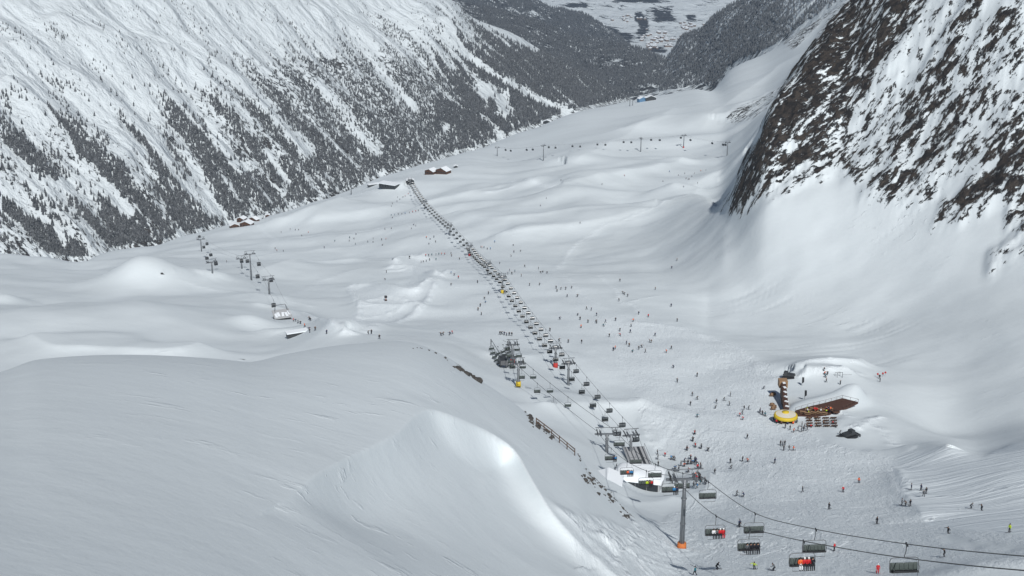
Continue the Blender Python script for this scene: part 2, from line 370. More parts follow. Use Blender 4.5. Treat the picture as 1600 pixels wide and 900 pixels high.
# ------- rock mask on the right-hand mountain: coverage by region, broken by noise along the fall line
def poly_in(px, py, P):
    c = np.zeros(px.shape, bool); n = len(P)
    for i in range(n):
        x1, y1 = P[i]; x2, y2 = P[(i+1) % n]
        m = ((y1 > py) != (y2 > py)) & (px < (x2-x1)*(py-y1)/((y2-y1)+1e-9)+x1)
        c ^= m
    return c
def soft_poly(P, wob=10, seed=5):
    wx = noise(PX/26, PY/26, seed)*wob; wy = noise(PX/26+50, PY/26, seed+1)*wob
    return poly_in(PX+wx, PY+wy, P)
cov = np.zeros(PX.shape)
vis = (RR > 600) & (RR < 1080) & (PX > 1080)
regs = [([(1128,332),(1148,290),(1182,215),(1204,175),(1245,105),(1300,30),(1340,-30),(1420,-40),(1400,60),(1330,150),(1300,230),(1275,275),(1200,312),(1150,335)], .66),
        ([(1245,180),(1330,40),(1420,-20),(1560,-30),(1500,60),(1440,130),(1380,200),(1310,260),(1262,282)], .52),
        ([(1300,255),(1400,160),(1500,80),(1560,20),(1640,-10),(1640,60),(1560,120),(1470,200),(1380,260),(1340,300)], .50),
        ([(1340,310),(1400,235),(1500,165),(1640,70),(1640,240),(1560,240),(1480,290),(1420,335),(1400,320)], .50),
        ([(1448,358),(1500,300),(1560,255),(1620,230),(1600,300),(1540,330),(1480,352)], .66),
        ([(1562,355),(1580,320),(1640,270),(1640,400),(1590,368)], .66),
        ([(1535,440),(1545,400),(1600,360),(1640,350),(1640,390),(1560,425)], .42)]
for P, c in regs: cov = np.where(soft_poly(P) & vis, np.maximum(cov, c), cov)
cov = np.where((PX > 1600) & vis & (PY < 300), .55, cov)
# scattered outcrops on the snowy shoulder behind the buttress
sh = (RR > 1700) & (RR < 3050)
cov = np.where(sh & poly_in(PX, PY, [(1120,185),(1215,140),(1300,20),(1340,-20),(1340,60),(1240,170),(1150,195)]), .36, cov)
cov = np.where(sh & poly_in(PX, PY, [(1195,60),(1330,-40),(1360,-40),(1240,80)]), .40, cov)
fl = fbm(U/17, V/70, 5, 60, .6)*.8 + fbm(U/42, V/240, 3, 63)*.7           # streaked along the fall line
iso = fbm(near.X/13, near.Y/13, 5, 70, .62)
thr = fl*.95 + iso*.8
cs0 = blur(blur(cov, 0, 5), 1, 5)
rockv = np.clip(cs0*.88 + fl*.62*(cs0 > .02) + iso*.22*(cs0 > .02), 0, 1)*sstep(0, .2, cs0)
rockv = np.where(RR > 1600, np.clip(cs0 + .5*fbm(near.X/60, near.Y/60, 4, 71, .65), 0, .7)*sstep(.1, .3, cs0), rockv)
# small rocks that break through along the crest of the near hill
crest = [(700,566),(725,578),(745,592)]
tiny = np.zeros(PX.shape)
for P in ([(712,572),(720,574),(732,582),(744,592)], [(806,632),(822,646),(842,664),(862,680)], [(918,738),(935,752),(952,770),(970,790),(985,806)], [(370,561),(384,563)], [(250,430),(275,422)]):
    pts = ptsn(P, 0, 100)
    sl, sd, al = near.seg(pts, 9, None)
    tiny[sl] = np.maximum(tiny[sl], np.exp(-(np.abs(sd)/1.7)**2)*sstep(.05, .45, noise(near.X[sl]/3.0, near.Y[sl]/3.0, 88)+.25))
rockv = np.maximum(rockv, np.clip(tiny-.35, 0, 1)*.7)
relief = ridged(U/34, V/150, 5, 61)*10 + iso*5.0 + fbm(near.X/4.5, near.Y/4.5, 3, 90)*1.6
cs = blur(blur(cov, 0, 9), 1, 9)
near.Z += relief*cs*(RR > 500)*np.where(RR > 1600, 1.2, 1) + rockv*1.2*(RR > 500)
near.Z += tiny*fbm(near.X/2.2, near.Y/2.2, 3, 95)*.7

# ------- levelled pads under the restaurant deck and the station
def pad(P, dz, anchor, soft=3):
    global PX, PY
    P = np.array(P, float); c = P.mean(0); P2 = c+(P-c)*1.16
    z0 = near.cast(*anchor, 0, 300).z+dz
    m = (poly_in(PX, PY, [tuple(v) for v in P2]) & (RR > 300) & (RR < 620)).astype(float)
    i = np.where(m.any(1))[0]
    if not len(i): return
    a, b = max(0, i[0]-60), i[-1]+60; m = blur(blur(m[a:b], 0, 20), 1, 14)
    near.Z[a:b] = near.Z[a:b]*(1-m)+z0*m
DECK = [(1240, 653), (1240, 640), (1262, 634), (1290, 628), (1316, 620), (1345, 628), (1320, 642), (1298, 651), (1272, 654)]
pad(DECK, .55, (1262, 648))
PX, PY = to_px(near.X, near.Y, near.Z)
# ------- piste mask (chopped, skied snow)
track = np.zeros(PX.shape)
def tr(P, v, wob=12, cond=None):
    global track
    m = soft_poly(P, wob, 15)
    if cond is not None: m &= cond
    track = np.where(m, np.maximum(track, v), track)
far1 = (RR > 300) & (RR < 2200)
tr([(1000,640),(960,560),(930,490),(1000,500),(1080,512),(1150,545),(1215,590),(1200,620),(1290,690),(1395,715),(1410,760),(1450,815),(1480,850),(1700,870),(1700,1000),(960,1000),(1010,830),(1095,775),(1110,735),(1040,700),(1020,660)], .95, 8, RR > 180)
tr([(1400,708),(1480,694),(1530,712),(1600,690),(1750,660),(1750,880),(1450,830),(1405,770)], .85, 5, (RR > 180) & (RR < 410))
tr([(560,515),(640,430),(700,380),(780,390),(860,420),(940,480),(1010,560),(1040,650),(960,640),(850,560),(740,540)], .38, 25, far1)
tr([(880,820),(960,830),(1010,812),(1065,858),(1090,1000),(940,1000)], .55, 10, RR < 260)
tr([(545,448),(620,442),(690,430),(620,505),(560,518),(538,518),(562,478)], 1.0, 5, far1)
tr([(606,420),(640,396),(668,402),(700,430),(640,440)], .8, 5, far1)
tr([(600,350),(640,300),(760,300),(900,330),(1120,265),(1130,280),(900,350),(760,375),(650,360)], .3, 10, far1)
track = blur(blur(track, 0, 14), 1, 10)
# skied-in trenches and ploughed edges
for P, w, v, h in [([(872,420),(890,395),(915,372),(945,352),(1010,330),(1070,306),(1110,292)], 2.2, .9, .5),
                ([(892,812),(905,826),(935,842),(955,862),(958,905)], 1.5, 1.3, .9), ([(900,814),(960,826),(1010,845),(1075,862)], 1.1, 1.2, .6), ([(915,822),(985,852),(1050,872)], .8, 1.1, .5), ([(950,850),(1000,872),(1060,892)], .8, 1.1, .5), ([(1000,835),(960,870),(985,905)], .8, 1.1, .5),
                ([(985,812),(1000,828),(1040,850)], 1.0, 1.2, .6), ([(930,832),(990,868),(1020,900)], .8, 1.2, .6), ([(940,815),(925,830)], .8, .8, .2),
                ([(540,520),(640,528),(740,538)], 2.4, .5, .3), ([(860,420),(905,455),(960,490),(1020,505)], 3, .6, .3),
                ([(935,430),(965,455),(968,470),(992,478),(1000,495)], 1.6, .8, .3), ([(970,475),(1030,462)], 1.4, .6, .2),
                ([(1000,632),(1006,660),(1018,690),(1030,712)], 1.4, .9, .4), ([(1060,660),(1040,690),(1028,712)], 1.6, .8, .3),
                ([(1395,735),(1408,765),(1432,790),(1452,815),(1500,832),(1600,836)], 1.2, 1, .4),
                ([(1312,645),(1345,655),(1378,672),(1398,695)], 1.8, 1, .4), ([(1330,668),(1350,660),(1378,655)], 1.4, 1, .3),
                ([(405,352),(432,372),(420,398),(400,402)], 3, .7, .4), ([(250,402),(350,398),(420,396),(560,385),(640,350)], 5, .5, .3),
                ([(640,340),(700,352),(800,362),(900,352),(1040,330)], 4, .45, .3), ([(560,420),(500,440),(440,470)], 2.4, .5, .3),
                ([(290,440),(350,455),(450,470),(485,478)], 2.2, .6, .4), ([(440,470),(500,500),(560,525)], 5, .6, .3)]:
    pts = ptsn(P, 0, 175 if P[0][1] > 780 else 300)
    sl, sd, al = near.seg(pts, w*4, None)
    k = np.exp(-(np.abs(sd)/w)**2)
    wobv = .55+.45*noise(near.X[sl]/(w*2.5), near.Y[sl]/(w*2.5), 19)
    track[sl] = np.maximum(track[sl], k*v*1.5*wobv)
    near.Z[sl] += h*(np.exp(-((np.abs(sd)-w)/w)**2)-.6*k)*wobv
for P, w, v, h in [([(546,448),(590,441),(650,453),(690,430)], 2.6, 1.4, .9), ([(546,448),(563,478),(552,503),(538,519)], 2.4, 1.3, .8), ([(690,432),(660,476),(622,502),(575,519)], 2.8, 1.3, .8),
                ([(575,470),(600,462),(640,470),(655,478)], 2.4, 1.2, .8), ([(560,495),(600,492),(630,480)], 2.0, 1.1, .6), ([(606,424),(640,418),(690,430),(712,422)], 2.4, 1.3, .7), ([(608,418),(640,398),(668,403)], 3.2, 1.4, .8),
                ([(480,490),(520,505),(550,521)], 3.0, 1.3, .6), ([(640,345),(560,362),(450,372)], 2.4, 1.0, .4), ([(800,283),(830,280),(860,292)], 5, 1.2, .6), ([(760,300),(800,292)], 5, 1.1, .5),
                ([(1240,578),(1290,562),(1345,566)], 3.0, 1.3, .5), ([(1255,585),(1300,575),(1340,583)], 2.2, 1.2, .4), ([(1340,668),(1362,655),(1378,652)], 1.6, 1.3, .4), ([(1000,505),(1060,512),(1130,535),(1190,575)], 5, 1.1, .5)]:
    pts = ptsn(P, 0, 330); sl, sd, al = near.seg(pts, w*4, None); k = np.exp(-(np.abs(sd)/w)**2)
    wobv = .5+.5*noise(near.X[sl]/(w*2), near.Y[sl]/(w*3), 29); track[sl] = np.maximum(track[sl], k*v*(.5+wobv)); near.Z[sl] += h*k*wobv
# single ski tracks: swinging pairs of grooves running down the pistes
rt_ = random.Random(4); track0 = np.clip(track*2-.3, 0, 1)
for k_ in range(46):
    sx = rt_.uniform(1020, 1500); sy = rt_.uniform(700, 890) if k_ % 3 else rt_.uniform(560, 700)
    p0 = near.cast(sx, sy, 0, 190); n_ = rt_.randint(14, 34); amp = rt_.uniform(1.5, 6); wl = rt_.uniform(16, 34); hd = R(rt_.uniform(-8, 34)); ph = rt_.uniform(0, 6)
    P2 = [(p0.x-math.sin(hd)*q*3+math.cos(hd)*amp*math.sin(ph+q*3*6.28/wl), p0.y+math.cos(hd)*q*3+math.sin(hd)*amp*math.sin(ph+q*3*6.28/wl)) for q in range(n_)]
    sl, sd, al = near.seg(P2, 2.5, None)
    if sd.size: k2 = np.exp(-((np.abs(sd)-.35)/.30)**2)*sstep(0, .1, al)*sstep(0, .1, 1-al); near.Z[sl] -= .16*k2*track0[sl]; track[sl] = np.maximum(track[sl], 1.15*np.exp(-((np.abs(sd)-.8)/.3)**2)*track0[sl])
track = np.clip(track, 0, 1.4)

groom = blur(blur((poly_in(PX+noise(PX/30, PY/30, 4)*6, PY, [(1400,708),(1480,694),(1530,712),(1600,690),(1750,660),(1750,850),(1455,822),(1430,790),(1405,765)]) & (RR > 180) & (RR < 415)).astype(float), 0, 6), 1, 6)
# real relief of the skied snow (moguls, ploughed heaps)
near.Z += np.clip(track, 0, 1)*(1-groom)*(fbm(near.X/7, near.Y/20, 3, 44)*.22 + fbm(near.X/2.4, near.Y/7, 2, 47)*.10)*(RR < 900)

M_SNOW = terrain_mat('snow_and_rock', (.036, .035, .036), (.090, .077, .067), .26)
ground = grid_mesh('snow_ground', near.X, near.Y, near.Z, M_SNOW, {'rock': rockv, 'track': track, 'groom': groom})

# ================================================================ mountainside across the valley
B = []
B.append([(-400,900,2350),(0,900,2450),(600,800,3100),(900,500,4300),(1150,400,5000)])
B.append([(-400,520,2550),(0,445,2750),(120,425,2850),(250,395,3050),(380,362,3300),(600,290,3850),(760,240,4400),(860,200,4800),(950,178,5300),(1000,170,5700),(1150,190,6000)])
B.append([(-400,260,2950),(0,230,3150),(200,220,3400),(400,210,3700),(600,180,4200),(760,140,4850),(860,150,5100),(930,160,5450),(1000,164,5850),(1150,200,6100)])
B.append([(-400,20,3450),(0,20,3700),(200,20,3950),(400,10,4350),(600,5,4950),(700,0,5350),(740,30,5450),(800,53,5550),(850,82,5650),(900,108,5700),(950,135,5800),(990,156,5950),(1060,215,6200),(1150,300,6300)])
B.append([(-400,-180,4000),(0,-180,4300),(400,-200,5000),(600,-150,5600),(640,-80,5800),(700,40,6000),(800,120,6100),(900,180,6200),(990,230,6300),(1150,380,6500)])
mtn = Sheet(B, -31, 9, 900, 2350, 6400, 850, rounds=6)
fx, fy = .87, -.5                                           # fall line
MU = mtn.X*fy - mtn.Y*fx; MV = mtn.X*fx + mtn.Y*fy          # across / along
def spur(P, h, wn, wf):
    lip(P, h, wn, wf, S=mtn, taper=.08)
MPX, MPY = to_px(mtn.X, mtn.Y, mtn.Z)
fade = 1-sstep(5000, 5400, mtn.r[:, None])
mtn.Z += (fbm(MU/150, MV/900, 4, 101)*42*fade + fbm(MU/60, MV/380, 4, 107)*13*sstep(120, 240, MPY) + fbm(mtn.X/260, mtn.Y/260, 3, 111)*30*fade)
spur([(690,30),(735,78),(770,108),(820,130),(865,155),(905,178),(930,195)], 45, 90, 120)
lip([(0,120),(80,170),(160,210),(230,262)], 26, 60, 70, S=mtn); lip([(0,60),(90,100),(180,160),(280,240)], 20, 60, 60, S=mtn)
lip([(150,60),(280,95),(390,130),(470,200)], 16, 80, 90, S=mtn); lip([(60,20),(180,60),(290,80)], 22, 60, 80, S=mtn)
lip([(480,10),(560,50),(620,110),(660,180)], 20, 60, 90, S=mtn); lip([(600,10),(690,80),(740,130)], 22, 60, 60, S=mtn)
MPX, MPY = to_px(mtn.X, mtn.Y, mtn.Z)
tabx = np.array([-400, 0, 100, 200, 300, 400, 500, 600, 700, 800, 900, 1000, 1200.]); taby = np.array([-200, 0, 50, 100, 150, 200, 250, 300, 350, 400, 900.])
TAB = np.array([
 [0,0,0,0,.02,.05,.05,.02,.3,.9,.95,.95,.95],
 [0,0,0,.03,.05,.10,.12,.12,.35,.9,.95,.95,.95],
 [.02,.03,.03,.06,.09,.18,.28,.42,.42,.8,.95,.95,.95],
 [.1,.12,.08,.06,.16,.48,.66,.66,.60,.85,.95,.95,.95],
 [.2,.18,.20,.14,.36,.62,.72,.76,.78,.72,.9,.95,.95],
 [.3,.26,.46,.36,.58,.72,.76,.82,.84,.50,.9,.95,.95],
 [.5,.50,.56,.50,.64,.74,.78,.84,.84,.6,.9,.9,.95],
 [.4,.32,.42,.66,.56,.78,.80,.84,.84,.6,.9,.9,.9],
 [.6,.58,.40,.76,.70,.80,.8,.8,.8,.6,.9,.9,.9],
 [.8,.78,.60,.8,.8,.8,.8,.8,.8,.6,.9,.9,.9],
 [.8,.8,.7,.8,.8,.8,.8,.8,.8,.6,.9,.9,.9]])
def table(px, py):
    i = np.clip(np.searchsorted(tabx, px)-1, 0, len(tabx)-2); j = np.clip(np.searchsorted(taby, py)-1, 0, len(taby)-2)
    u = np.clip((px-tabx[i])/(tabx[i+1]-tabx[i]), 0, 1); v = np.clip((py-taby[j])/(taby[j+1]-taby[j]), 0, 1)
    return (TAB[j, i]*(1-u)+TAB[j, i+1]*u)*(1-v) + (TAB[j+1, i]*(1-u)+TAB[j+1, i+1]*u)*v
chutes = [([(205,148),(225,190),(255,240),(290,292)], 9), ([(180,120),(215,160)], 8), ([(330,195),(350,230),(375,265)], 8), ([(362,105),(400,150),(440,195),(480,235)], 8),
          ([(690,52),(735,90),(790,130),(850,158),(900,185)], 5), ([(150,170),(190,215),(220,235)], 6), ([(560,60),(600,120),(650,170)], 6), ([(280,225),(300,262),(330,300)], 7),
          ([(735,18),(790,52),(840,75)], 6), ([(750,140),(785,150),(790,175)], 10), ([(60,60),(150,130),(250,200)], 8), ([(100,290),(170,300),(200,330)], 12), ([(300,290),(335,330)], 10), ([(500,130),(560,210),(590,240)], 6), ([(420,240),(450,290)], 6)]
def chute_f(px, py):
    f = np.zeros(np.shape(px))
    for P, w in chutes:
        for (a, b), (c, d) in zip(P[:-1], P[1:]):
            u = np.clip(((px-a)*(c-a)+(py-b)*(d-b))/((c-a)**2+(d-b)**2), 0, 1)
            dd = np.hypot(px-a-u*(c-a), py-b-u*(d-b)); f = np.maximum(f, np.exp(-(dd/w)**2))
    return f
def forest_density(x, y, px, py):
    u = x*fy-y*fx; v = x*fx+y*fy
    d = table(px, py)
    streak = fbm(u/55, v/330, 4, 131, .6); cl = fbm(x/38, y/38, 3, 137)
    k = d + streak*1.15 + cl*.35 - chute_f(px, py)*.9 - .06
    return np.clip(sstep(.40, .74, k)*1.0*np.clip(d*2.2, 0, 1) + .010*(d > .02)+.16*sstep(.30, .5, ridged(u/70, v/300, 3, 151))*sstep(.0, .3, fbm(x/120, y/120, 2, 153))*(d > .015)*sstep(-20, 60, py), 0, 1)
dens = forest_density(mtn.X, mtn.Y, MPX, MPY)
scrub = sstep(.15, .75, table(MPX, MPY))*(.33+.34*fbm(MU/45, MV/90, 4, 139, .65)) + dens*.05
scrub = np.clip(np.where(MPY < 90, scrub*.6, scrub)*1.12 - chute_f(MPX, MPY)*.35, 0, .72)
scrub += .30*sstep(.35, .5, ridged(MU/90, MV/420, 4, 149))*sstep(0, 60, MPY)*(MPX < 560)*fbm(mtn.X/60, mtn.Y/60, 2, 12)
M_MTN = terrain_mat('far_slope_snow', (.05, .052, .055), (.085, .08, .075), .11, veg=True)
mountain = grid_mesh('mountainside', mtn.X, mtn.Y, mtn.Z, M_MTN, {'rock': np.clip(scrub, 0, 1), 'track': scrub*0})

# ================================================================ farther ridges and the head of the valley
def ridge_sheet(name, curves, th0, th1, r0, r1, seed, cover, nth=420, nr=320, amp=1.0, sc=.03):
    S = Sheet(curves, th0, th1, nth, r0, r1, nr, rounds=4)
    S.Z += fbm(S.X/300, S.Y/300, 4, seed)*26*amp + fbm(S.X/90, S.Y/90, 3, seed+3)*9*amp
    px, py = to_px(S.X, S.Y, S.Z)
    c = cover(S, px, py)
    m = terrain_mat(name+'_snow', (.04, .043, .047), (.06, .062, .064), sc, veg=True)
    grid_mesh(name, S.X, S.Y, S.Z, m, {'rock': np.clip(c, 0, 1), 'track': c*0})
    return S
rA = ridge_sheet('wooded_ridge', [
    [(600,260,6300),(900,260,6300),(1150,300,6300)],
    [(600,150,6900),(730,120,6900),(900,160,6700),(1085,150,6500),(1150,190,6500)],
    [(600,-60,8500),(730,8,8300),(810,25,8100),(850,42,8000),(905,58,8000),(960,66,7900),(990,72,7800),(1015,84,7600),(1035,90,7500),(1060,103,7300),(1076,116,7100),(1086,134,6900),(1150,200,6700)],
    [(600,80,9200),(900,140,9000),(1060,170,8500),(1150,260,8300)]], -8, 9, 6200, 9200, 201,
    lambda S, px, py: np.where(py < 200, .62+.18*fbm(S.X/160, S.Y/160, 4, 7), .5) - .34*sstep(.1, .5, fbm(S.X/120+9, S.Y/120, 3, 17))*(py > 85))
rB = ridge_sheet('snowy_ridge', [
    [(600,200,9300),(1150,220,9300)],
    [(600,60,9700),(800,60,9700),(1000,100,9700),(1150,160,9700)],
    [(600,-120,11000),(760,-60,10800),(830,-8,10600),(868,14,10500),(905,22,10400),(938,40,10300),(962,56,10200),(990,78,10100),(1030,100,10000),(1150,170,10000)],
    [(600,60,11800),(1150,240,11500)]], -8, 9, 9200, 11800, 221,
    lambda S, px, py: .62+.5*fbm(S.X/220, S.Y/220, 4, 9, .6))
rC = ridge_sheet('valley_flank', [
    [(1000,260,5000),(1200,200,4200),(1400,150,3700),(1600,100,3600)],
    [(1000,160,6500),(1060,140,6400),(1090,142,6300),(1200,120,5200),(1330,60,4600),(1600,0,4400)],
    [(1000,140,7600),(1040,92,7500),(1052,76,7500),(1066,60,7400),(1095,48,7200),(1110,34,7100),(1135,14,7000),(1165,0,6900),(1250,-50,6600),(1600,-200,6200)],
    [(1000,200,8600),(1100,140,8500),(1250,60,8200),(1600,0,8000)]], 4, 22, 3600, 8500, 241,
    lambda S, px, py: .50+.30*fbm(S.X/190, S.Y/190, 4, 5, .6)-.5*sstep(1195, 1290, px)*sstep(-40, 20, py) - .25*sstep(.15, .5, fbm(S.X/150, S.Y/300, 3, 15)))
def vcover(S, px, py):
    c = np.full(px.shape, .14)+.5*fbm(S.X/200, S.Y/260, 4, 25, .6)
    for (x, y, w, h) in [(1005,40,9,22),(998,25,6,8),(1035,22,18,12),(1080,28,8,6),(945,48,22,9),(975,60,16,8),(900,8,22,4),(1000,2,40,3),(1025,78,14,5),(860,30,20,10)]:
        c += .75*np.exp(-(((px-x)/w)**2)**2-(((py-y)/h)**2)**2)
    return c
rD = ridge_sheet('far_valley_slope', [
    [(700,240,8600),(1300,240,8600)],
    [(700,100,9600),(1000,98,9600),(1300,90,9800)],
    [(700,40,11200),(1000,52,11300),(1100,50,11500),(1300,40,11800)],
    [(700,-70,14500),(1000,-70,14500),(1300,-70,14800)],
    [(700,-140,17500),(1300,-140,17500)]], -6, 16, 8600, 17500, 261, vcover, amp=.8, sc=.02)
# ground behind and beside the camera and beyond every sheet, one wide plain of snow far below
def backdrop():
    nth, nr = 120, 40
    th = np.linspace(-math.pi, math.pi, nth); r = np.exp(np.linspace(math.log(20), math.log(26000), nr))
    X = r[:, None]*np.sin(th); Y = r[:, None]*np.cos(th)
    Z = np.broadcast_to((-60 - 2300*sstep(0, 5200, r))[:, None], X.shape).copy() + fbm(X/900, Y/900, 3, 5)*120*sstep(300, 2500, r)[:, None]
    front = np.cos(th)[None, :] > .8
    Z = np.where(front, np.minimum(Z, -420-.28*r[:, None]*np.clip(1-r[:, None]/26000, .35, 1)), Z-60)
    z0 = np.zeros(X.shape)
    grid_mesh('valley_ground', X, Y, Z, M_MTN, {'rock': z0+.1, 'track': z0})
backdrop()
# ================================================================ mesh helpers and tagging
class MB:
    def __init__(s): s.v = []; s.f = []; s.m = []; s.sm = []
    def add(s, vs, fs, mi=0, smooth=False):
        b = len(s.v); s.v += [tuple(v) for v in vs]
        for f in fs: s.f.append([b+i for i in f]); s.m.append(mi); s.sm.append(smooth)
    def box(s, c, d, mi=0, rz=0, taper=1.0, rx=0):
        M = Matrix.Translation(c) @ Matrix.Rotation(rz, 4, 'Z') @ Matrix.Rotation(rx, 4, 'X')
        x, y, z = d[0]/2, d[1]/2, d[2]/2; vs = []
        for k, t in ((-z, 1), (z, taper)):
            for a, b in ((-x, -y), (x, -y), (x, y), (-x, y)): vs.append(M @ Vector((a*t, b*t, k)))
        s.add(vs, [(3,2,1,0),(4,5,6,7),(0,1,5,4),(1,2,6,5),(2,3,7,6),(3,0,4,7)], mi)
    def tube(s, P, r, mi=0, n=8, cap=True):
        P = [Vector(p) for p in P]; rs = r if isinstance(r, (list, tuple)) else [r]*len(P)
        vs = []; up = Vector((0, 0, 1))
        for i, p in enumerate(P):
            d = (P[min(i+1, len(P)-1)]-P[max(i-1, 0)]).normalized()
            a = d.cross(up if abs(d.z) < .95 else Vector((1, 0, 0))).normalized(); b = a.cross(d)
            for k in range(n):
                t = 2*math.pi*k/n; vs.append(p + (a*math.cos(t)+b*math.sin(t))*rs[i])
        fs = [(i*n+k, i*n+(k+1) % n, (i+1)*n+(k+1) % n, (i+1)*n+k) for i in range(len(P)-1) for k in range(n)]
        if cap: fs += [tuple(range(n))[::-1], tuple((len(P)-1)*n+k for k in range(n))]
        s.add(vs, fs, mi, True)
    def lathe(s, prof, c=(0, 0, 0), n=24, mi=0, smooth=True):
        vs = [(c[0]+r*math.cos(2*math.pi*k/n), c[1]+r*math.sin(2*math.pi*k/n), c[2]+z) for r, z in prof for k in range(n)]
        fs = [(i*n+k, i*n+(k+1) % n, (i+1)*n+(k+1) % n, (i+1)*n+k) for i in range(len(prof)-1) for k in range(n)]
        s.add(vs, fs, mi, smooth)
    def prism(s, poly, z0, z1, mi=0, top=None):
        n = len(poly); zz = lambda z, p: z(p) if callable(z) else z
        vs = [(p[0], p[1], zz(z0, p)) for p in poly]+[(p[0], p[1], zz(z1, p)) for p in poly]
        s.add(vs, [tuple(range(n))[::-1]], mi); s.add(vs, [tuple(range(n, 2*n))], top if top is not None else mi)
        s.add(vs, [(i, (i+1) % n, n+(i+1) % n, n+i) for i in range(n)], mi)
    def extr(s, prof, x0, x1, mi=0, smooth=False):            # closed profile in (y, z) pulled along x
        n = len(prof); vs = [(x0, p[0], p[1]) for p in prof]+[(x1, p[0], p[1]) for p in prof]
        s.add(vs, [tuple(range(n)), tuple(range(n, 2*n))[::-1]], mi)
        s.add(vs, [(i, n+i, n+(i+1) % n, (i+1) % n) for i in range(n)], mi, smooth)
    def build(s, name, mats, parent=None):
        me = bpy.data.meshes.new(name); me.from_pydata(s.v, [], s.f)
        for m in (mats if isinstance(mats, (list, tuple)) else [mats]): me.materials.append(m)
        me.polygons.foreach_set('material_index', s.m); me.polygons.foreach_set('use_smooth', s.sm); me.update()
        bm = bmesh.new(); bm.from_mesh(me); bmesh.ops.recalc_face_normals(bm, faces=bm.faces); bm.to_mesh(me); bm.free()
        o = bpy.data.objects.new(name, me); COL.objects.link(o)
        if parent: o.parent = parent
        return o
def tag(o, label=None, cat=None, group=None, kind=None):
    if label: o['label'] = label
    if cat: o['category'] = cat
    if group: o['group'] = group
    if kind: o['kind'] = kind
    return o
def empty(name, loc=(0, 0, 0), rz=0, label=None, cat=None, group=None):
    o = bpy.data.objects.new(name, None); COL.objects.link(o); o.location = loc; o.rotation_euler = (0, 0, rz)
    o.empty_display_size = .5
    return tag(o, label, cat, group)
CH = {}
def kids(o):
    if o.name not in CH: CH[o.name] = [c for c in bpy.data.objects if c.parent == o]
    return CH[o.name]
def copy_tree(o, parent=None, deep=True):
    c = o.copy(); COL.objects.link(c); c.parent = parent
    if deep:
        for k in kids(o): copy_tree(k, c)
    return c
HERO = {}
def place(proto, loc, rz=0, label=None, group=None, scale=None):
    """the first call places the prototype itself, later calls copies of it"""
    if proto.name in HERO: o = copy_tree(proto)
    else: o = proto; HERO[proto.name] = 1
    o.location = loc; o.rotation_euler = (0, 0, rz)
    if label: o['label'] = label
    if group: o['group'] = group
    if scale: o.scale = scale if isinstance(scale, tuple) else (scale,)*3
    return o

M = {}
M['steel'] = plain('galvanised_steel', (.20, .215, .23), .5, .5, .2, 1.5)
M['dsteel'] = plain('dark_grey_steel', (.06, .065, .07), .5, .3, .25, 2)
M['black'] = plain('black_rubber', (.018, .019, .022), .55, 0, .3, 4)
M['darkpad'] = plain('charcoal_padding', (.055, .07, .066), .7, 0, .35, 5)
M['bubble'] = plain('smoked_bubble', (.05, .06, .066), .2, 0, .2, 3, .6)
M['greyfr'] = plain('light_grey_frame', (.13, .14, .15), .45, .1, .1, 3)
M['snow'] = plain('roof_snow', (.76, .80, .83), .75, 0, .03, .4, .2)
M['glass'] = plain('dark_window_glass', (.02, .025, .03), .12, 0, .2, 1, .7)
M['wall'] = plain('pale_panel_wall', (.38, .39, .40), .6, 0, .08, .8)
M['wood'] = plain('weathered_wood', (.09, .06, .045), .8, 0, .35, 2)
M['deck'] = plain('dark_wood_deck', (.075, .038, .028), .8, 0, .35, 1.2)
M['table'] = plain('light_bench_wood', (.30, .19, .11), .7, 0, .3, 3)
M['orange'] = plain('orange_pad', (.50, .15, .04), .7, 0, .15, 3)
M['red'] = plain('red_pad', (.42, .035, .03), .7, 0, .15, 3)
M['yellow'] = plain('yellow_pad', (.58, .42, .03), .7, 0, .15, 3)
M['blue'] = plain('blue_cladding', (.10, .20, .32), .6, 0, .15, 1)
M['rope'] = plain('steel_rope', (.05, .053, .058), .5, .3, .1, 3)
M['skin'] = plain('face_skin', (.50, .29, .20), .6)
M['concrete'] = plain('grey_concrete', (.30, .30, .29), .85, 0, .12, .7)

# ================================================================ forest
mt, nt, b_ = newmat('snow_dusted_conifer')
geo = nt.nodes.new('ShaderNodeNewGeometry'); oi = nt.nodes.new('ShaderNodeObjectInfo')
n1 = noise_n(nt, geo.outputs['Position'], .35, 3, .7); n2 = noise_n(nt, geo.outputs['Position'], .012, 3)
n3 = noise_n(nt, geo.outputs['Position'], .11, 1); dark = mixcol(nt, mth(nt, 'ADD', mth(nt, 'MULTIPLY', n2, .5), mth(nt, 'MULTIPLY', mth(nt, 'SUBTRACT', n3, .35), 1.6), True), (.018, .022, .025), (.105, .112, .118))
nt.links.new(mixcol(nt, mth(nt, 'MULTIPLY', mth(nt, 'SUBTRACT', n1, .47), 4, True), dark, (.27, .285, .30)), b_.inputs['Base Color'])
b_.inputs['Roughness'].default_value = .9; b_.inputs['Specular IOR Level'].default_value = .1
M['conifer'] = mt; M['bark'] = plain('conifer_bark', (.06, .045, .035), .9)
def cast_many(S, px, py):
    th, t = theta_t(px, py)
    g = np.clip(((th-S.th[0])/(S.th[1]-S.th[0])).astype(int), 0, len(S.th)-1)
    out = np.zeros(len(px)); ok = np.zeros(len(px), bool)
    for a in range(0, len(px), 6000):
        sl = slice(a, a+6000); Zc = S.Z[:, g[sl]]; m = (Zc + t[sl][None, :]*S.r[:, None]) >= 0
        k = m.argmax(0); out[sl] = S.r[k]; ok[sl] = m.any(0) & (k > 0)
    r = out*(1+(S.lr[1]-S.lr[0])*(RNG.random(len(px))-.5))
    x = r*np.sin(th); y = r*np.cos(th)
    return x, y, S.hv(x, y), ok
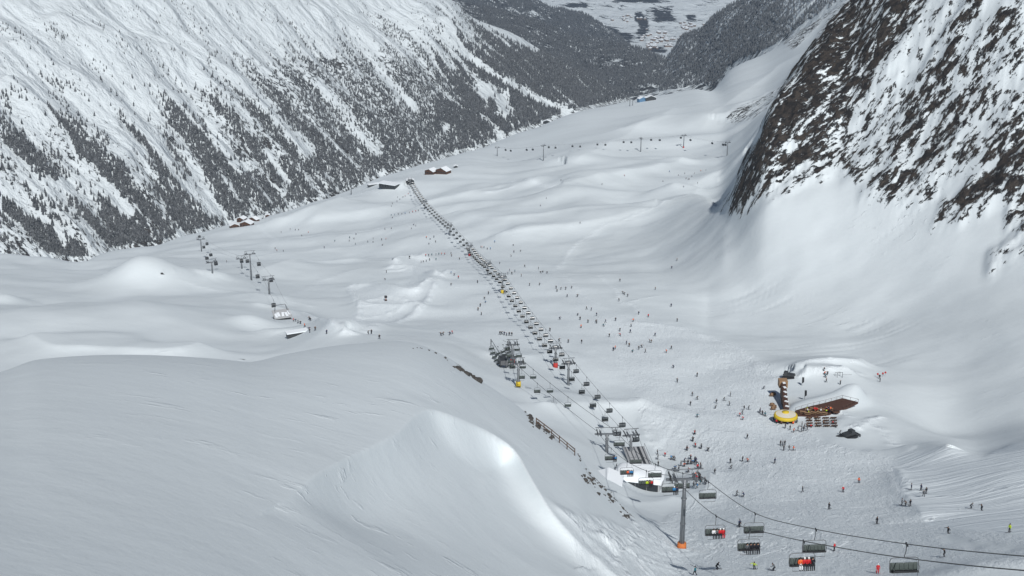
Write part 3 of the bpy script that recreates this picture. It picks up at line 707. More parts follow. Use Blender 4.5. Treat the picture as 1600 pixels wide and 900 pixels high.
def forest_mesh(name, x, y, z, h, label):
    n = len(x); NS = 5
    # two stacked cones with ragged rims per tree
    rows = []; a0 = RNG.random(n)*6.28
    def ring(zf, rf):
        a = a0[:, None] + np.arange(NS)[None, :]*2*math.pi/NS + RNG.normal(0, .15, (n, NS))
        rr = h[:, None]*rf*(1+RNG.normal(0, .22, (n, NS)))
        return np.stack([x[:, None]+rr*np.cos(a), y[:, None]+rr*np.sin(a), z[:, None]+h[:, None]*(zf+RNG.normal(0, .025, (n, NS)))], -1)
    lean = RNG.normal(0, .02, (2, n))*h
    apex1 = np.stack([x, y, z+h*.72], -1)[:, None]; apex2 = np.stack([x+lean[0], y+lean[1], z+h], -1)[:, None]
    V = np.concatenate([ring(.06, .20), apex1, ring(.40, .135), apex2], 1)       # 12 verts
    V = V.reshape(-1, 3)
    base = (np.arange(n)*12)[:, None, None]
    k = np.arange(NS); tri = np.concatenate([np.stack([k, (k+1) % NS, np.full(NS, 5)], -1), np.stack([6+k, 6+(k+1) % NS, np.full(NS, 11)], -1)])
    F = (base+tri[None]).reshape(-1, 3).astype(np.int32)
    me = bpy.data.meshes.new(name); me.vertices.add(len(V)); me.vertices.foreach_set('co', V.astype(np.float32).ravel())
    me.loops.add(F.size); me.loops.foreach_set('vertex_index', F.ravel()); me.polygons.add(len(F))
    me.polygons.foreach_set('loop_start', np.arange(len(F), dtype=np.int32)*3); me.update(); me.materials.append(M['conifer'])
    o = bpy.data.objects.new(name, me); COL.objects.link(o)
    return tag(o, label, 'forest', None, 'stuff')
def near_hides(px, py):            # is the pixel covered by the near terrain?
    th, t = theta_t(px, py)
    g = np.clip(((th-near.th[0])/(near.th[1]-near.th[0])).astype(int), 0, len(near.th)-1); out = np.zeros(len(px), bool)
    for a in range(0, len(px), 6000):
        sl = slice(a, a+6000); out[sl] = ((near.Z[:, g[sl]] + t[sl][None, :]*near.r[:, None]) >= 0).any(0)
    return out
def scatter(S, n, x0, x1, y0, y1):
    px = RNG.uniform(x0, x1, n); py = RNG.uniform(y0, y1, n); hid = near_hides(px, py+6)
    px = px[~hid]; py = py[~hid]
    x, y, z, ok = cast_many(S, px, py)
    return px[ok], py[ok], x[ok], y[ok], z[ok]
px, py, x, y, z = scatter(mtn, 210000, -90, 1005, -30, 470)
q2 = scatter(mtn, 42000, 680, 1005, -5, 205); px, py, x, y, z = [np.concatenate([a, b]) for a, b in zip((px, py, x, y, z), q2)]
d = forest_density(x, y, px, py); keep = RNG.random(len(x)) < d*.58
px, py, x, y, z = [a[keep] for a in (px, py, x, y, z)]
h = (5.5+8.5*RNG.random(len(x))**1.4)*np.clip(.62+py/420, .62, 1.25)*(1+.75*sstep(640, 800, px))
print('forest trees', len(x))
inview = (px > 2) & (px < 1598)
order = np.argsort(np.where(inview, np.hypot(x, y)/h, 1e9)); big = order[:292]; rest = order[292:]
forest_mesh('forest', x[rest], y[rest], z[rest], h[rest], 'dark snow-dusted conifer forest covering the steep mountainside across the valley')
protos = []
for v in range(3):
    t = empty('conifer_tree', label='x', cat='tree', group='conifers standing lowest on the mountainside across the valley')
    tk = MB(); tk.tube([(0, 0, -.06), (0, 0, .14)], .018, n=6); tk.build('trunk', M['bark'], t)
    cr = MB(); rr = random.Random(v)
    for k in range(6):
        zb = .08+k*.145; zt = min(zb+.27, 1.0); rb = .22*(1-zb)**.8+.015; n = 9; vs = []
        for i in range(n):
            a = 2*math.pi*i/n+k*.4; q = rb*(1+rr.uniform(-.28, .25)); vs.append((q*math.cos(a), q*math.sin(a), zb+rr.uniform(-.03, .02)))
        vs.append((rr.uniform(-.01, .01), rr.uniform(-.01, .01), zt))
        cr.add(vs, [(i, (i+1) % n, n) for i in range(n)])
    cr.build('crown', M['conifer'], t); protos.append(t)
def tree_label(px, py, hh):
    s = 'tall' if hh > 15 else 'slender' if hh > 13.5 else 'short'
    if px < 90: w = 'at the forest foot above the rounded snow knoll by the frame edge'
    elif px < 135: w = 'at the dip where two snow knolls meet the forest foot'
    elif px < 230: w = 'just above the snow rim behind the bright snow dome'
    elif px < 330: w = 'above the snow rim behind the cable car towers'
    elif px < 480: w = 'above the snow rim behind the snowy huts'
    else: w = 'above the snow rim beside the dark flat-roofed station'
    return f'{s} snow-dusted conifer {w}'
for q, i in enumerate(big):
    place(protos[q % 3], (x[i], y[i], z[i]-.3), random.uniform(0, 6.2), tree_label(px[i], py[i], h[i]), None, float(h[i]))
# farther woods
px, py, x, y, z = scatter(rA, 60000, 720, 1100, 0, 170)
k = (RNG.random(len(x)) < .60+.7*noise(x/200, y/200, 3)-.5*sstep(.2, .5, fbm(x/160+9, y/160, 3, 17))*(py > 85)); h = RNG.uniform(12, 20, k.sum())
forest_mesh('forest', x[k], y[k], z[k], h, 'distant grey-blue forest on the ridge below the village valley')
px, py, x, y, z = scatter(rB, 26000, 720, 1010, -10, 100)
k = (RNG.random(len(x)) < np.clip(.55+1.8*fbm(x/300, y/300, 3, 9), 0, 1)); h = RNG.uniform(14, 24, k.sum())
forest_mesh('forest', x[k], y[k], z[k], h, 'dark patchy forest on the farthest snowy ridge before the village')
px, py, x, y, z = scatter(rC, 30000, 1030, 1330, -10, 150)
k = (RNG.random(len(x)) < np.clip(.60+.6*fbm(x/220, y/220, 3, 3)-(px-1130)/300*(py < 60), 0, 1)); h = RNG.uniform(11, 18, k.sum())
forest_mesh('forest', x[k], y[k], z[k], h, 'distant grey-blue forest on the flank facing the wooded ridge')

# ================================================================ village far down the valley
hp = empty('house', label='x', cat='house', group='houses of the village far down the valley')
m_ = MB(); m_.box((0, 0, 4), (12, 15, 8)); m_.build('wall', plain('village_wall', (.20, .15, .12), .8), hp)
m_ = MB(); m_.add([(-7.5,-9,7.6),(7.5,-9,7.6),(7.5,9,7.6),(-7.5,9,7.6),(0,-9,12),(0,9,12)], [(0,1,4),(3,5,2),(0,4,5,3),(1,2,5,4),(0,3,2,1)]); m_.build('roof', M['snow'], hp)
rg = random.Random(5)
for cx, cy, sx, sy, n, lab in [(1030, 62, 26, 7, 46, 'in the village cluster on the valley floor'), (1075, 42, 16, 6, 22, 'above the village beside the wooded flank'), (985, 30, 22, 5, 12, 'on the open snowfield above the village'), (1020, 74, 14, 3, 12, 'on the snowy terrace below the village')]:
    for k in range(n):
        p = rD.cast(rg.gauss(cx, sx*.6), rg.gauss(cy, sy*.7), 0, 9000)
        place(hp, p, rg.uniform(-.6, .6), 'tiny dark house with snowy roof '+lab, None, rg.uniform(1.0, 1.9))
# ================================================================ people
def skin_mesh(name, J, E, slots, classify):
    """J: name -> (pos, radius), E: pairs; one continuous skinned body"""
    names = list(J); idx = {n: i for i, n in enumerate(names)}
    me = bpy.data.meshes.new(name); me.from_pydata([J[n][0] for n in names], [(idx[a], idx[b]) for a, b in E], [])
    o = bpy.data.objects.new(name, me); COL.objects.link(o)
    md = o.modifiers.new('s', 'SKIN'); md.use_smooth_shade = True
    for i, n in enumerate(names):
        r = J[n][1]; me.skin_vertices[0].data[i].radius = (r, r) if not isinstance(r, tuple) else r
    me.skin_vertices[0].data[0].use_root = True
    s = o.modifiers.new('u', 'SUBSURF'); s.levels = 1; s.render_levels = 1
    dg = bpy.context.evaluated_depsgraph_get(); ev = o.evaluated_get(dg)
    m2 = bpy.data.meshes.new_from_object(ev); m2.name = name
    bpy.data.objects.remove(o); bpy.data.meshes.remove(me)
    segs = [(Vector(J[a][0]), Vector(J[b][0]), classify(a, b)) for a, b in E]
    m2.materials.clear()
    for m in slots: m2.materials.append(m)
    for p in m2.polygons:
        c = p.center; best = 9; k = 0
        for a, b, s_ in segs:
            ab = b-a; u = max(0, min(1, (c-a).dot(ab)/max(ab.length_squared, 1e-9))); dd = (c-a-ab*u).length
            if dd < best: best = dd; k = s_
        p.material_index = k; p.use_smooth = True
    return m2
def body(pose):
    # x right, y forward (facing), z up; 1.76 m tall
    J = {}; f = Vector
    P = dict(hip=(0, 0, .94), sp=(0, .02, 1.15), ch=(0, .02, 1.36), nk=(0, .03, 1.51), hd=(0, .05, 1.60), hd2=(0, .05, 1.70),
             shl=(-.19, .02, 1.43), shr=(.19, .02, 1.43), ell=(-.27, .02, 1.15), elr=(.27, .02, 1.15), wrl=(-.29, .16, .95), wrr=(.29, .16, .95), hal=(-.29, .22, .90), har=(.29, .22, .90),
             hl=(-.10, 0, .90), hr=(.10, 0, .90), kl=(-.13, .04, .50), kr=(.13, .04, .50), al=(-.14, -.02, .12), ar=(.14, -.02, .12), tl=(-.15, .16, .06), tr=(.15, .16, .06))
    def up(**k): P.update({a: tuple(b) for a, b in k.items()})
    if pose == 'crouch':
        up(hip=(0, -.18, .72), sp=(0, -.04, .90), ch=(0, .14, 1.06), nk=(0, .24, 1.17), hd=(0, .31, 1.24), hd2=(0, .34, 1.34), shl=(-.19, .16, 1.10), shr=(.19, .16, 1.10), ell=(-.34, .22, .88), elr=(.34, .22, .88), wrl=(-.33, .44, .84), wrr=(.33, .44, .84), hal=(-.31, .52, .84), har=(.31, .52, .84), hl=(-.11, -.16, .70), hr=(.11, -.16, .70), kl=(-.15, .18, .46), kr=(.15, .18, .46))
    if pose == 'turn':
        up(hip=(.06, -.10, .80), sp=(.04, 0, 1.0), ch=(0, .10, 1.20), nk=(-.03, .15, 1.34), hd=(-.05, .19, 1.42), hd2=(-.06, .20, 1.52), shl=(-.21, .12, 1.25), shr=(.19, .08, 1.27), ell=(-.46, .10, 1.10), elr=(.44, .10, 1.12), wrl=(-.62, .30, 1.08), wrr=(.60, .30, 1.10), hal=(-.68, .36, 1.08), har=(.66, .36, 1.10), hl=(-.05, -.1, .77), hr=(.17, -.1, .78), kl=(-.22, .14, .46), kr=(.10, .12, .44), al=(-.36, -.04, .12), ar=(-.02, -.04, .10), tl=(-.38, .13, .06), tr=(-.04, .13, .05))
    if pose == 'step':
        up(kl=(-.12, .22, .52), al=(-.13, .30, .13), tl=(-.13, .48, .08), kr=(.12, .02, .48), ar=(.13, -.26, .12), tr=(.13, -.08, .05), wrl=(-.30, .02, .93), hal=(-.31, .04, .86), wrr=(.29, .24, .98), har=(.29, .30, .95))
    if pose == 'sit':
        up(hip=(0, 0, .10), sp=(0, .01, .30), ch=(0, .04, .50), nk=(0, .06, .66), hd=(0, .09, .76), hd2=(0, .10, .86), shl=(-.19, .05, .57), shr=(.19, .05, .57), ell=(-.24, .10, .32), elr=(.24, .10, .32), wrl=(-.16, .33, .26), wrr=(.16, .33, .26), hal=(-.12, .39, .25), har=(.12, .39, .25), hl=(-.10, .04, .09), hr=(.10, .04, .09), kl=(-.12, .45, .10), kr=(.12, .45, .10), al=(-.12, .50, -.32), ar=(.12, .50, -.32), tl=(-.12, .66, -.36), tr=(.12, .66, -.36))
    if pose == 'wave':
        up(ell=(-.42, .04, 1.46), wrl=(-.50, .10, 1.70), hal=(-.51, .12, 1.78), kl=(-.18, .06, .50), al=(-.26, 0, .12), tl=(-.28, .16, .06))
    rad = dict(hip=.15, sp=.145, ch=.16, nk=.06, hd=.105, hd2=.09, shl=.085, shr=.085, ell=.062, elr=.062, wrl=.048, wrr=.048, hal=.05, har=.05,
               hl=.11, hr=.11, kl=.085, kr=.085, al=.075, ar=.075, tl=.06, tr=.06)
    J = {n: (P[n], rad[n]) for n in P}
    E = [('hip','sp'),('sp','ch'),('ch','nk'),('nk','hd'),('hd','hd2'),('ch','shl'),('ch','shr'),('shl','ell'),('ell','wrl'),('wrl','hal'),('shr','elr'),('elr','wrr'),('wrr','har'),('hip','hl'),('hip','hr'),('hl','kl'),('kl','al'),('al','tl'),('hr','kr'),('kr','ar'),('ar','tr')]
    def cl(a, b):
        if b in ('hd2', 'hd'): return 2
        if b in ('tl', 'tr', 'hal', 'har'): return 3
        if a in ('hl', 'hr', 'kl', 'kr') or b in ('hl', 'hr'): return 1
        return 0
    return J, E, cl, P
JK = {'black': (.018, .020, .026), 'navy': (.018, .028, .075), 'red': (.50, .025, .03), 'orange': (.70, .13, .04), 'yellow-green': (.45, .60, .04), 'blue': (.04, .20, .42), 'grey': (.10, .11, .12), 'white': (.7, .7, .72), 'brown': (.10, .06, .04), 'teal': (.03, .14, .18)}
jm = {k: plain('jacket_'+k.replace('-', '_'), v, .8, 0, .2, 6, .2) for k, v in JK.items()}
pm = {'black': jm['black'], 'grey': plain('trousers_grey', (.06, .063, .07), .85, 0, .2, 6), 'white': jm['white'], 'red': jm['red']}
gm = plain('helmet_black', (.02, .02, .022), .35); sk_m = plain('ski_dark', (.05, .05, .06), .4); hw = plain('helmet_white', (.7, .7, .7), .4)
BM = {}
def person_proto(pose, jc, pc, gear=True):
    key = (pose, jc, pc, gear)
    if key in BM: return BM[key]
    bk = ('mesh', pose)
    if bk not in BM:
        J, E, cl, P = body(pose); BM[bk] = (skin_mesh('person', J, E, [jm['black'], pm['black'], M['skin'], gm], cl), P)
    me0, P = BM[bk]; me = me0.copy(); me.materials[0] = jm[jc]; me.materials[1] = pm[pc]
    o = bpy.data.objects.new('person', me); COL.objects.link(o); tag(o, 'x', 'person')
    if gear:
        hd = Vector(P['hd2']); hm = MB()
        hm.lathe([(.001, .125), (.06, .11), (.105, .06), (.122, 0), (.118, -.05), (.095, -.07)], (hd.x, hd.y-.02, hd.z+.005), 12); hm.build('helmet', hw if jc in ('red', 'blue') else gm, o)
        if pose != 'sit' and pose != 'step':
            for s_ in ('l', 'r'):
                t = Vector(P['t'+s_]); k = MB(); k.extr([(-.75, .0), (.72, .0), (.84, .07), (.86, .10), (.70, .028), (-.75, .025)], t.x-.045, t.x+.045)
                sk = k.build('ski', sk_m, o); sk.location = (0, t.y-.08, 0)
            if pose in ('crouch', 'turn', 'stand', 'wave'):
                for s_, sg in (('l', -1), ('r', 1)):
                    if pose == 'wave' and s_ == 'l': continue
                    h = Vector(P['ha'+s_]); k = MB(); back = -.55 if pose == 'crouch' else -.12
                    k.tube([h+Vector((0, .02, .06)), (h.x+sg*.10, h.y+back, max(.04, h.z-.95 if pose != 'crouch' else h.z-.5))], .012, n=5); k.build('ski_pole', sk_m, o)
        elif pose == 'step':
            k = MB(); k.tube([(P['har'][0]+.02, P['har'][1]-.5, 1.30), (P['har'][0]+.02, P['har'][1]+.95, 1.52)], .035, n=5); k.build('ski', sk_m, o)
    BM[key] = o
    return o
ZONES = [((1180,560,1260,612), 'above the long arm of the restaurant deck'), ((1230,560,1400,618), 'on the play area behind the restaurant deck'), ((1180,612,1212,668), 'beside the small benches left of the round yellow bar'),
         ((1205,655,1305,690), 'in front of the round yellow bar'), ((1200,690,1270,716), 'on the piste just below the round yellow bar'),
         ((1140,620,1180,662), 'in the knot of skiers uphill of the queue'), ((1025,690,1120,780), 'in the crowd waiting beside the snow-covered lift station'),
         ((990,560,1140,690), 'on the open piste between lift station and restaurant'), ((1400,740,1480,800), 'on the ploughed edge of the groomed run'),
         ((1400,700,1640,835), 'on the groomed run beyond the curved snow bank'), ((1120,700,1400,800), 'on the chopped wide piste below the restaurant'),
         ((770,510,820,530), 'in the row above the parked chairs'), ((980,480,1080,560), 'where the side traverse joins the piste'), ((860,400,1000,500), 'along the piste edge below the big white apron'),
         ((880,500,1000,610), 'on the piste beside the long chairlift'), ((640,380,740,440), 'in the line of skiers crossing under the chairlift'), ((590,290,680,345), 'in the far queue near the top of the long chairlift'),
         ((540,340,690,392), 'on the upper flat left of the long chairlift'), ((450,480,500,525), 'in the group leaving the gondola station'), ((440,350,560,400), 'on the pale run above the gondola towers'), ((330,370,460,420), 'below the snowy huts'),
         ((560,505,720,540), 'on the flat run above the near snow crest'), ((700,430,800,500), 'beside the middle towers of the long chairlift'), ((740,370,860,440), 'just right of the long chairlift pylons'), ((1030,250,1120,300), 'on the bright slope under the cliff'), ((640,340,700,400), 'on the flat beside the long chairlift'), ((1140,590,1200,640), 'on the piste uphill of the deck'), ((1060,780,1600,900), 'on the chopped snow under the near chairlift')]
def zone(px, py):
    for (a, b, c, d_), s in ZONES:
        if a <= px <= c and b <= py <= d_: return s
    return 'on the open snow far from the towers' if py < 400 else 'on the open piste'
POSE_T = {'stand': 'standing', 'crouch': 'crouched low on skis', 'turn': 'turning', 'step': 'walking', 'wave': 'with one arm raised', 'sit': 'seated'}
def put_person(px, py, jc=None, pc=None, pose=None, label=None, rmin=270, rz=None, scale=1.0):
    rg_ = random.Random(int(px*13+py*7))
    jc = jc or rg_.choice(['black']*9+['navy']*4+['grey']*3+['red', 'blue', 'brown', 'teal', 'orange', 'black']); pc = pc or rg_.choice(['black']*5+['grey']*2)
    p = near.cast(px, py, 0, rmin); near_ = math.hypot(p.x, p.y) < 480
    pose = pose or rg_.choice(['stand', 'stand', 'turn', 'crouch', 'step'])
    o = person_proto(pose, jc, pc, near_)
    label = label or (f'skier {POSE_T[pose]} in {jc} jacket and {pc} trousers' if near_ else f'small skier figure in {jc} jacket') + ' ' + zone(px, py)
    return place(o, p, rz if rz is not None else rg_.uniform(0, 6.28), label, 'skiers and walkers on the snow', scale if near_ else (1.35, 1.35, 1.12))
def zz(L, ox, oy, s): return [(ox+a/s, oy+b/s) for a, b in L]
PP = zz([(47,57),(38,102),(70,74),(70,157),(160,92),(155,115),(195,78),(225,58),(222,100),(290,122),(270,152),(285,168),(310,120),(280,143),(365,133),(375,143),(388,152),(58,238),(50,268),(60,298),(22,310),(90,303),(120,315),(305,258),(460,288),(470,292),(480,288),(475,312),(500,312),(520,312),(225,372),(228,397),(283,363),(307,365),(433,372),(562,508),(753,508),(827,465),(687,588),(913,658),(1072,496),(1118,500),(1130,528),(1142,515),(1028,568),(1047,570),(1068,574),(1352,584),(1402,593),(255,525),(287,530),(715,783),(268,670),
     (40,352),(25,377),(60,363),(68,377),(75,387),(85,392),(10,387),(40,377),(28,414),(50,442),(65,447),(78,452),(68,470),(70,490),(105,463),(112,470)], 1066, 600, 3)
PP += zz([(815,325),(823,373),(826,440),(893,348),(955,378),(975,378),(993,382),(1115,284),(1173,193),(1193,120),(1197,245),(1325,290),(1258,264),(1150,372),(1090,400),(1085,444),(1125,424),(1190,402),(1205,404),(1165,418),(1220,468),(1252,468),(995,495),(1032,493),(1127,504)], 900, 660, 6.43)
PP += zz([(1065,708),(1127,710),(1285,738),(1276,745),(1338,715),(1350,726),(1365,752),(1395,740),(1408,731),(1427,754),(1453,708),(1525,754),(1558,826),(1575,893),(1307,654),(1355,660),(1287,605),(1240,613),(1370,608),(1197,581),(1150,551),(1173,556),(1108,580),(1120,600),(1125,638),(1025,598),(1395,575),(1440,588),(1327,483),(1343,492),(1108,493),(1060,493),(1053,458),(1080,453),(1030,458),(1008,453),(1012,468),(935,382),(925,362),(945,378),(965,383),(930,438),(883,440),(845,397),(800,387),(790,372),(782,387),(743,338),(807,252),(842,280),(810,285),(797,303),(1120,148),(935,67),(515,438),(550,405),(530,393),(515,383),(640,427),(690,480),(677,520),(652,537),(642,556),(657,578),(555,318),(518,303),(515,292),(485,294),(470,294),(458,295),(445,297),(425,299),(410,302),(397,302),(375,332),(385,330),(400,327),(415,322),(445,320),(40,217),(38,232),(60,222),(70,202),(68,247),(125,237),(150,222),(150,239),(190,227),(210,224),(193,252),(400,217),(418,224),(435,214),(443,237),(180,690),(232,692),(127,667),(142,665),(468,674),(478,672),(510,672),(520,667),(745,670),(753,668),(765,672),(776,674),(788,674),(800,675),(660,264),(670,264),(655,262),(685,270),(700,270),(720,237),
     (235,112),(250,110),(268,107),(285,105),(300,104),(320,100),(335,97),(350,94),(362,90),(240,124),(240,57),(262,47),(275,37),(290,27),(300,22),(315,12),(265,27),(235,70),(205,177),(235,174),(330,174),(340,157),(350,162)], 533, 300, 3)
PP += [(1046,269),(1060,275),(1070,272),(1072,280),(1085,272),(1095,268),(1103,267),(1077,281),(1090,287),(1036,284)]
PP += zz([(1385,607),(1398,616),(1408,619),(1428,634),(1450,599),(1455,606),(1450,649),(1452,660),(1478,650),(1532,666),(1375,607),(1290,268),(1298,278),(1328,280),(1063,330),(1360,177),(1385,180),(1400,180),(1415,208),(1445,192),(1570,233),(1520,264),(1318,192)], 0, 300, 3)
PP += zz([(300,703),(350,718),(385,744),(430,728),(465,738),(482,728),(470,684),(495,704),(520,724),(45,550),(70,570),(100,580),(85,308),(850,765),(855,264),(690,130),(695,168),(705,195),(715,242),(725,170)], 1180, 560, 6.43)
rx = random.Random(77)
PP += [(rx.gauss(1082, 14), rx.gauss(735, 14)) for k in range(10)]
for k in range(34):
    PP.append((rx.uniform(560, 1110), rx.uniform(270, 470)) if k % 2 else (rx.gauss(960, 60), rx.gauss(510, 40)))
PP = [q for q in PP if not (q[0] < 800 and q[1] > 530 and q[0] > 560)]
print('people', len(PP))
for p in PP: put_person(*p)
NR = 150
put_person(1178, 890, 'yellow-green', 'black', 'turn', 'skier in bright yellow-green jacket turning on the chopped snow', NR, 2.6)
put_person(1086, 899, 'teal', 'black', 'step', 'person in teal jacket walking just below the tower with orange base', NR, .9)
put_person(1120, 890, 'black', 'black', 'crouch', 'snowboarder all in black bending low below the tower with orange base', NR, -1.2)
put_person(1165, 864, 'orange', 'grey', 'stand', 'skier in orange and yellow jacket uphill of the bright yellow-green skier', 180, 2.8)
put_person(1209, 892, 'grey', 'black', 'crouch', 'small grey crouching skier between yellow-green skier and the loaded chair', NR, 1.0)
put_person(1475, 870, 'black', 'grey', 'turn', 'dark skier in mid turn beyond the nearest empty chair', NR, 1.7)
put_person(1371, 896, 'red', 'red', 'stand', 'skier all in red with white helmet below the two ropes', NR, 3.0)
put_person(1481, 834, 'black', 'black', 'turn', 'black-clad skier alone at the foot of the curved snow bank', 180, 2.2)
put_person(1577, 832, 'yellow-green', 'grey', 'stand', 'skier in yellow jacket near the frame edge on the groomed run', 180, 2.0)
put_person(1370, 819, 'black', 'grey', 'stand', 'dark skier standing alone midway between restaurant and nearest empty chair', 180, 2.0)
put_person(1155, 824, 'black', 'black', 'crouch', 'black-clad skier leaning beside the chair with four passengers in dark clothes', 180, 4.0)
put_person(1303, 861, 'red', 'black', 'stand', 'skier in dark red jacket just past the chair in the middle of the near rope', 180, 4.0)
# ================================================================ lift hardware
def chair_proto(kind, W=1.6, ns=6):
    o = empty('chairlift_chair', label='x', cat='chairlift chair')
    m = MB(); m.box((0, 0, -.02), (.16, .62, .16)); m.box((0, .2, .09), (.10, .14, .14)); m.box((0, -.2, .09), (.10, .14, .14)); m.build('grip', M['dsteel'], o)
    m = MB(); m.tube([(0, 0, -.05), (0, 0, -.7), (0, -.12, -1.15), (0, -.28, -1.5), (0, -.25, -1.75)], .055, n=6); m.build('hanger', M['greyfr'], o)
    m = MB(); m.tube([(-W, .15, -3.35), (-W-.02, -.1, -2.9), (-W, -.22, -2.15), (-W+.10, -.24, -1.88), (-W+.35, -.25, -1.76), (0, -.25, -1.74), (W-.35, -.25, -1.76), (W-.10, -.24, -1.88), (W, -.22, -2.15), (W+.02, -.1, -2.9), (W, .15, -3.35)], .048, n=6)
    m.tube([(-W, .15, -3.35), (W, .15, -3.35)], .045, n=6); m.build('frame', M['greyfr'], o)
    m = MB()
    for k in range(ns):
        c = (k-(ns-1)/2)*.51
        m.extr([(-.12, -3.18), (-.20, -2.95), (-.30, -2.60), (-.34, -2.42), (-.28, -2.40), (-.16, -2.62), (-.04, -2.98), (-.02, -3.15)], c-.235, c+.235)
    m.extr([(-.14, -3.2), (-.31, -2.62), (-.34, -2.62), (-.18, -3.2)], -W+.07, W-.07); m.build('backrest', M['darkpad'], o)
    m = MB()
    for k in range(ns):
        c = (k-(ns-1)/2)*.51; m.extr([(-.14, -3.22), (.42, -3.14), (.48, -3.20), (.44, -3.27), (-.12, -3.34)], c-.24, c+.24)
    m.build('seat', M['black'], o)
    m = MB(); m.tube([(-W+.1, -.1, -2.35), (-W+.1, .55, -2.55), (-W+.25, .62, -2.95), (W-.25, .62, -2.95), (W-.1, .55, -2.55), (W-.1, -.1, -2.35)], .028, n=5); m.tube([(-W+.3, .62, -2.95), (-W+.3, .60, -3.75), (W-.3, .60, -3.75), (W-.3, .62, -2.95)], .028, n=5)
    m.build('safety_bar', M['dsteel'], o)
    if kind == 'bubble':
        m = MB(); pr = []
        for k in range(9):
            a = R(200-k*22); pr.append((.18+.62*math.cos(a), -2.70+.72*math.sin(a)))
        inner = [(.18+(y-.18)*.93, -2.70+(z+2.70)*.93) for y, z in pr[::-1]]
        m.extr(pr+inner, -W+.04, W-.04, 0, True); m.build('bubble', M['bubble'], o)
    if kind == 'raised':
        m = MB(); pr = []
        for k in range(7):
            a = R(215-k*17); pr.append((.02+.62*math.cos(a), -2.72+.66*math.sin(a)))
        inner = [((y-.02)*.94+.02, -2.72+(z+2.72)*.94) for y, z in pr[::-1]]
        m.extr(pr+inner, -1.5, 1.5, 0, True); m.build('bubble', M['bubble'], o)
    return o
ch_open = chair_proto('open'); ch_bub = chair_proto('bubble', 1.0, 4); ch_small = chair_proto('open', 1.0, 4)

def tower_proto(h, gauge, pad, arm_top=True):
    o = empty('lift_tower', label='x', cat='lift tower')
    m = MB(); m.tube([(0, 0, -3), (0, 0, h*.36), (0, 0, h*.37), (0, 0, h*.72), (0, 0, h*.73), (0, 0, h)], [.55, .50, .46, .42, .38, .34], n=12)
    for z in (h*.365, h*.725): m.tube([(0, 0, z-.06), (0, 0, z+.06)], .58, n=12)
    m.build('post', M['steel'], o)
    m = MB(); m.box((0, 0, h), (gauge+1.6, .40, .42)); m.box((0, 0, h-.4), (1.2, .6, .5)); m.build('crossarm', M['steel'], o)
    for s in (-1, 1):
        x_ = s*gauge/2
        m = MB(); m.extr([(-2.1, h+.36), (2.1, h+.36), (2.3, h+.50), (2.1, h+.62), (-2.1, h+.62), (-2.3, h+.50)], x_-.06, x_+.06)
        for k in range(6):
            yy = -1.9+k*.76
            m.add([(x_+dx, yy+.26*math.cos(a), h+.52+.26*math.sin(a)) for dx in (-.12, .12) for a in [2*math.pi*q/10 for q in range(10)]],
                  [tuple(range(10)), tuple(range(19, 9, -1))]+[(q, 10+q, 10+(q+1) % 10, (q+1) % 10) for q in range(10)])
        m.build('sheave_train', M['dsteel'], o)
        m = MB(); m.box((x_-s*.9, 0, h+.26), (.55, 3.6, .06)); m.tube([(x_-s*1.15, -1.8, h+.3), (x_-s*1.15, -1.8, h+1.2), (x_-s*1.15, 1.8, h+1.2), (x_-s*1.15, 1.8, h+.3)], .03, n=5)
        m.build('catwalk', M['steel'], o)
    m = MB()
    for s in (-1, 1): m.tube([(s*gauge*.30, 0, h+.2), (s*gauge*.46, 0, h+2.1)], .09, n=6)
    m.tube([(-gauge*.62, 0, h+2.1), (gauge*.62, 0, h+2.1)], .11, n=6); m.build('lifting_frame', M['steel'], o)
    m = MB()
    for s in (-.2, .2): m.tube([(s, -.62, .6), (s, -.50, h-.3)], .025, n=4)
    for k in range(int(h/.45)): m.box((0, -.61+.10*k*.45/h, .8+k*.45), (.4, .03, .03))
    m.build('ladder', M['steel'], o)
    if pad:
        m = MB(); ph = 1.3 if pad == 'orange' else 1.9; m.tube([(0, 0, -.3), (0, 0, ph)], [.95, .85], n=10); m.build('safety_pad', M[pad], o)
    return o
def rope(name, P, r, label, cat='lift rope', group=None, sag=.012):
    """supports P joined by sagging spans; returns the sampled line"""
    out = []
    for a, b in zip(P[:-1], P[1:]):
        n = max(4, int((b-a).length/8))
        for k in range(n):
            u = k/n; q = a.lerp(b, u); q.z -= 4*sag*(b-a).length*u*(1-u); out.append(q)
    out.append(P[-1]); m = MB(); m.tube(out, r, n=6)
    o = m.build(name, M['rope']); tag(o, label, cat, group)
    return out
def along(line, step, off=0.0):
    acc = -off; res = []
    for a, b in zip(line[:-1], line[1:]):
        L = (b-a).length
        while acc <= L:
            if acc >= 0: res.append((a.lerp(b, acc/L), (b-a).normalized()))
            acc += step
        acc -= L
    return res
def at_px(line, px):
    for a, b in zip(line[:-1], line[1:]):
        pa = float(to_px(*a)[0]); pb = float(to_px(*b)[0])
        if (pa-px)*(pb-px) <= 0 and abs(pa-pb) > 1e-6: u = (pa-px)/(pa-pb); return a.lerp(b, u), (b-a).normalized()
    return line[0], (line[1]-line[0]).normalized()
def px_h(px, py0, py1, rmin):            # height of a post whose foot is at py0 and top at py1
    p = near.cast(px, py0, 0, rmin); d_ = math.hypot(p.x, p.y); _, t = theta_t(px, py1); return p, -float(t)*d_-p.z
def perp(d_): v = Vector((d_.y, -d_.x, 0)); return v.normalized()

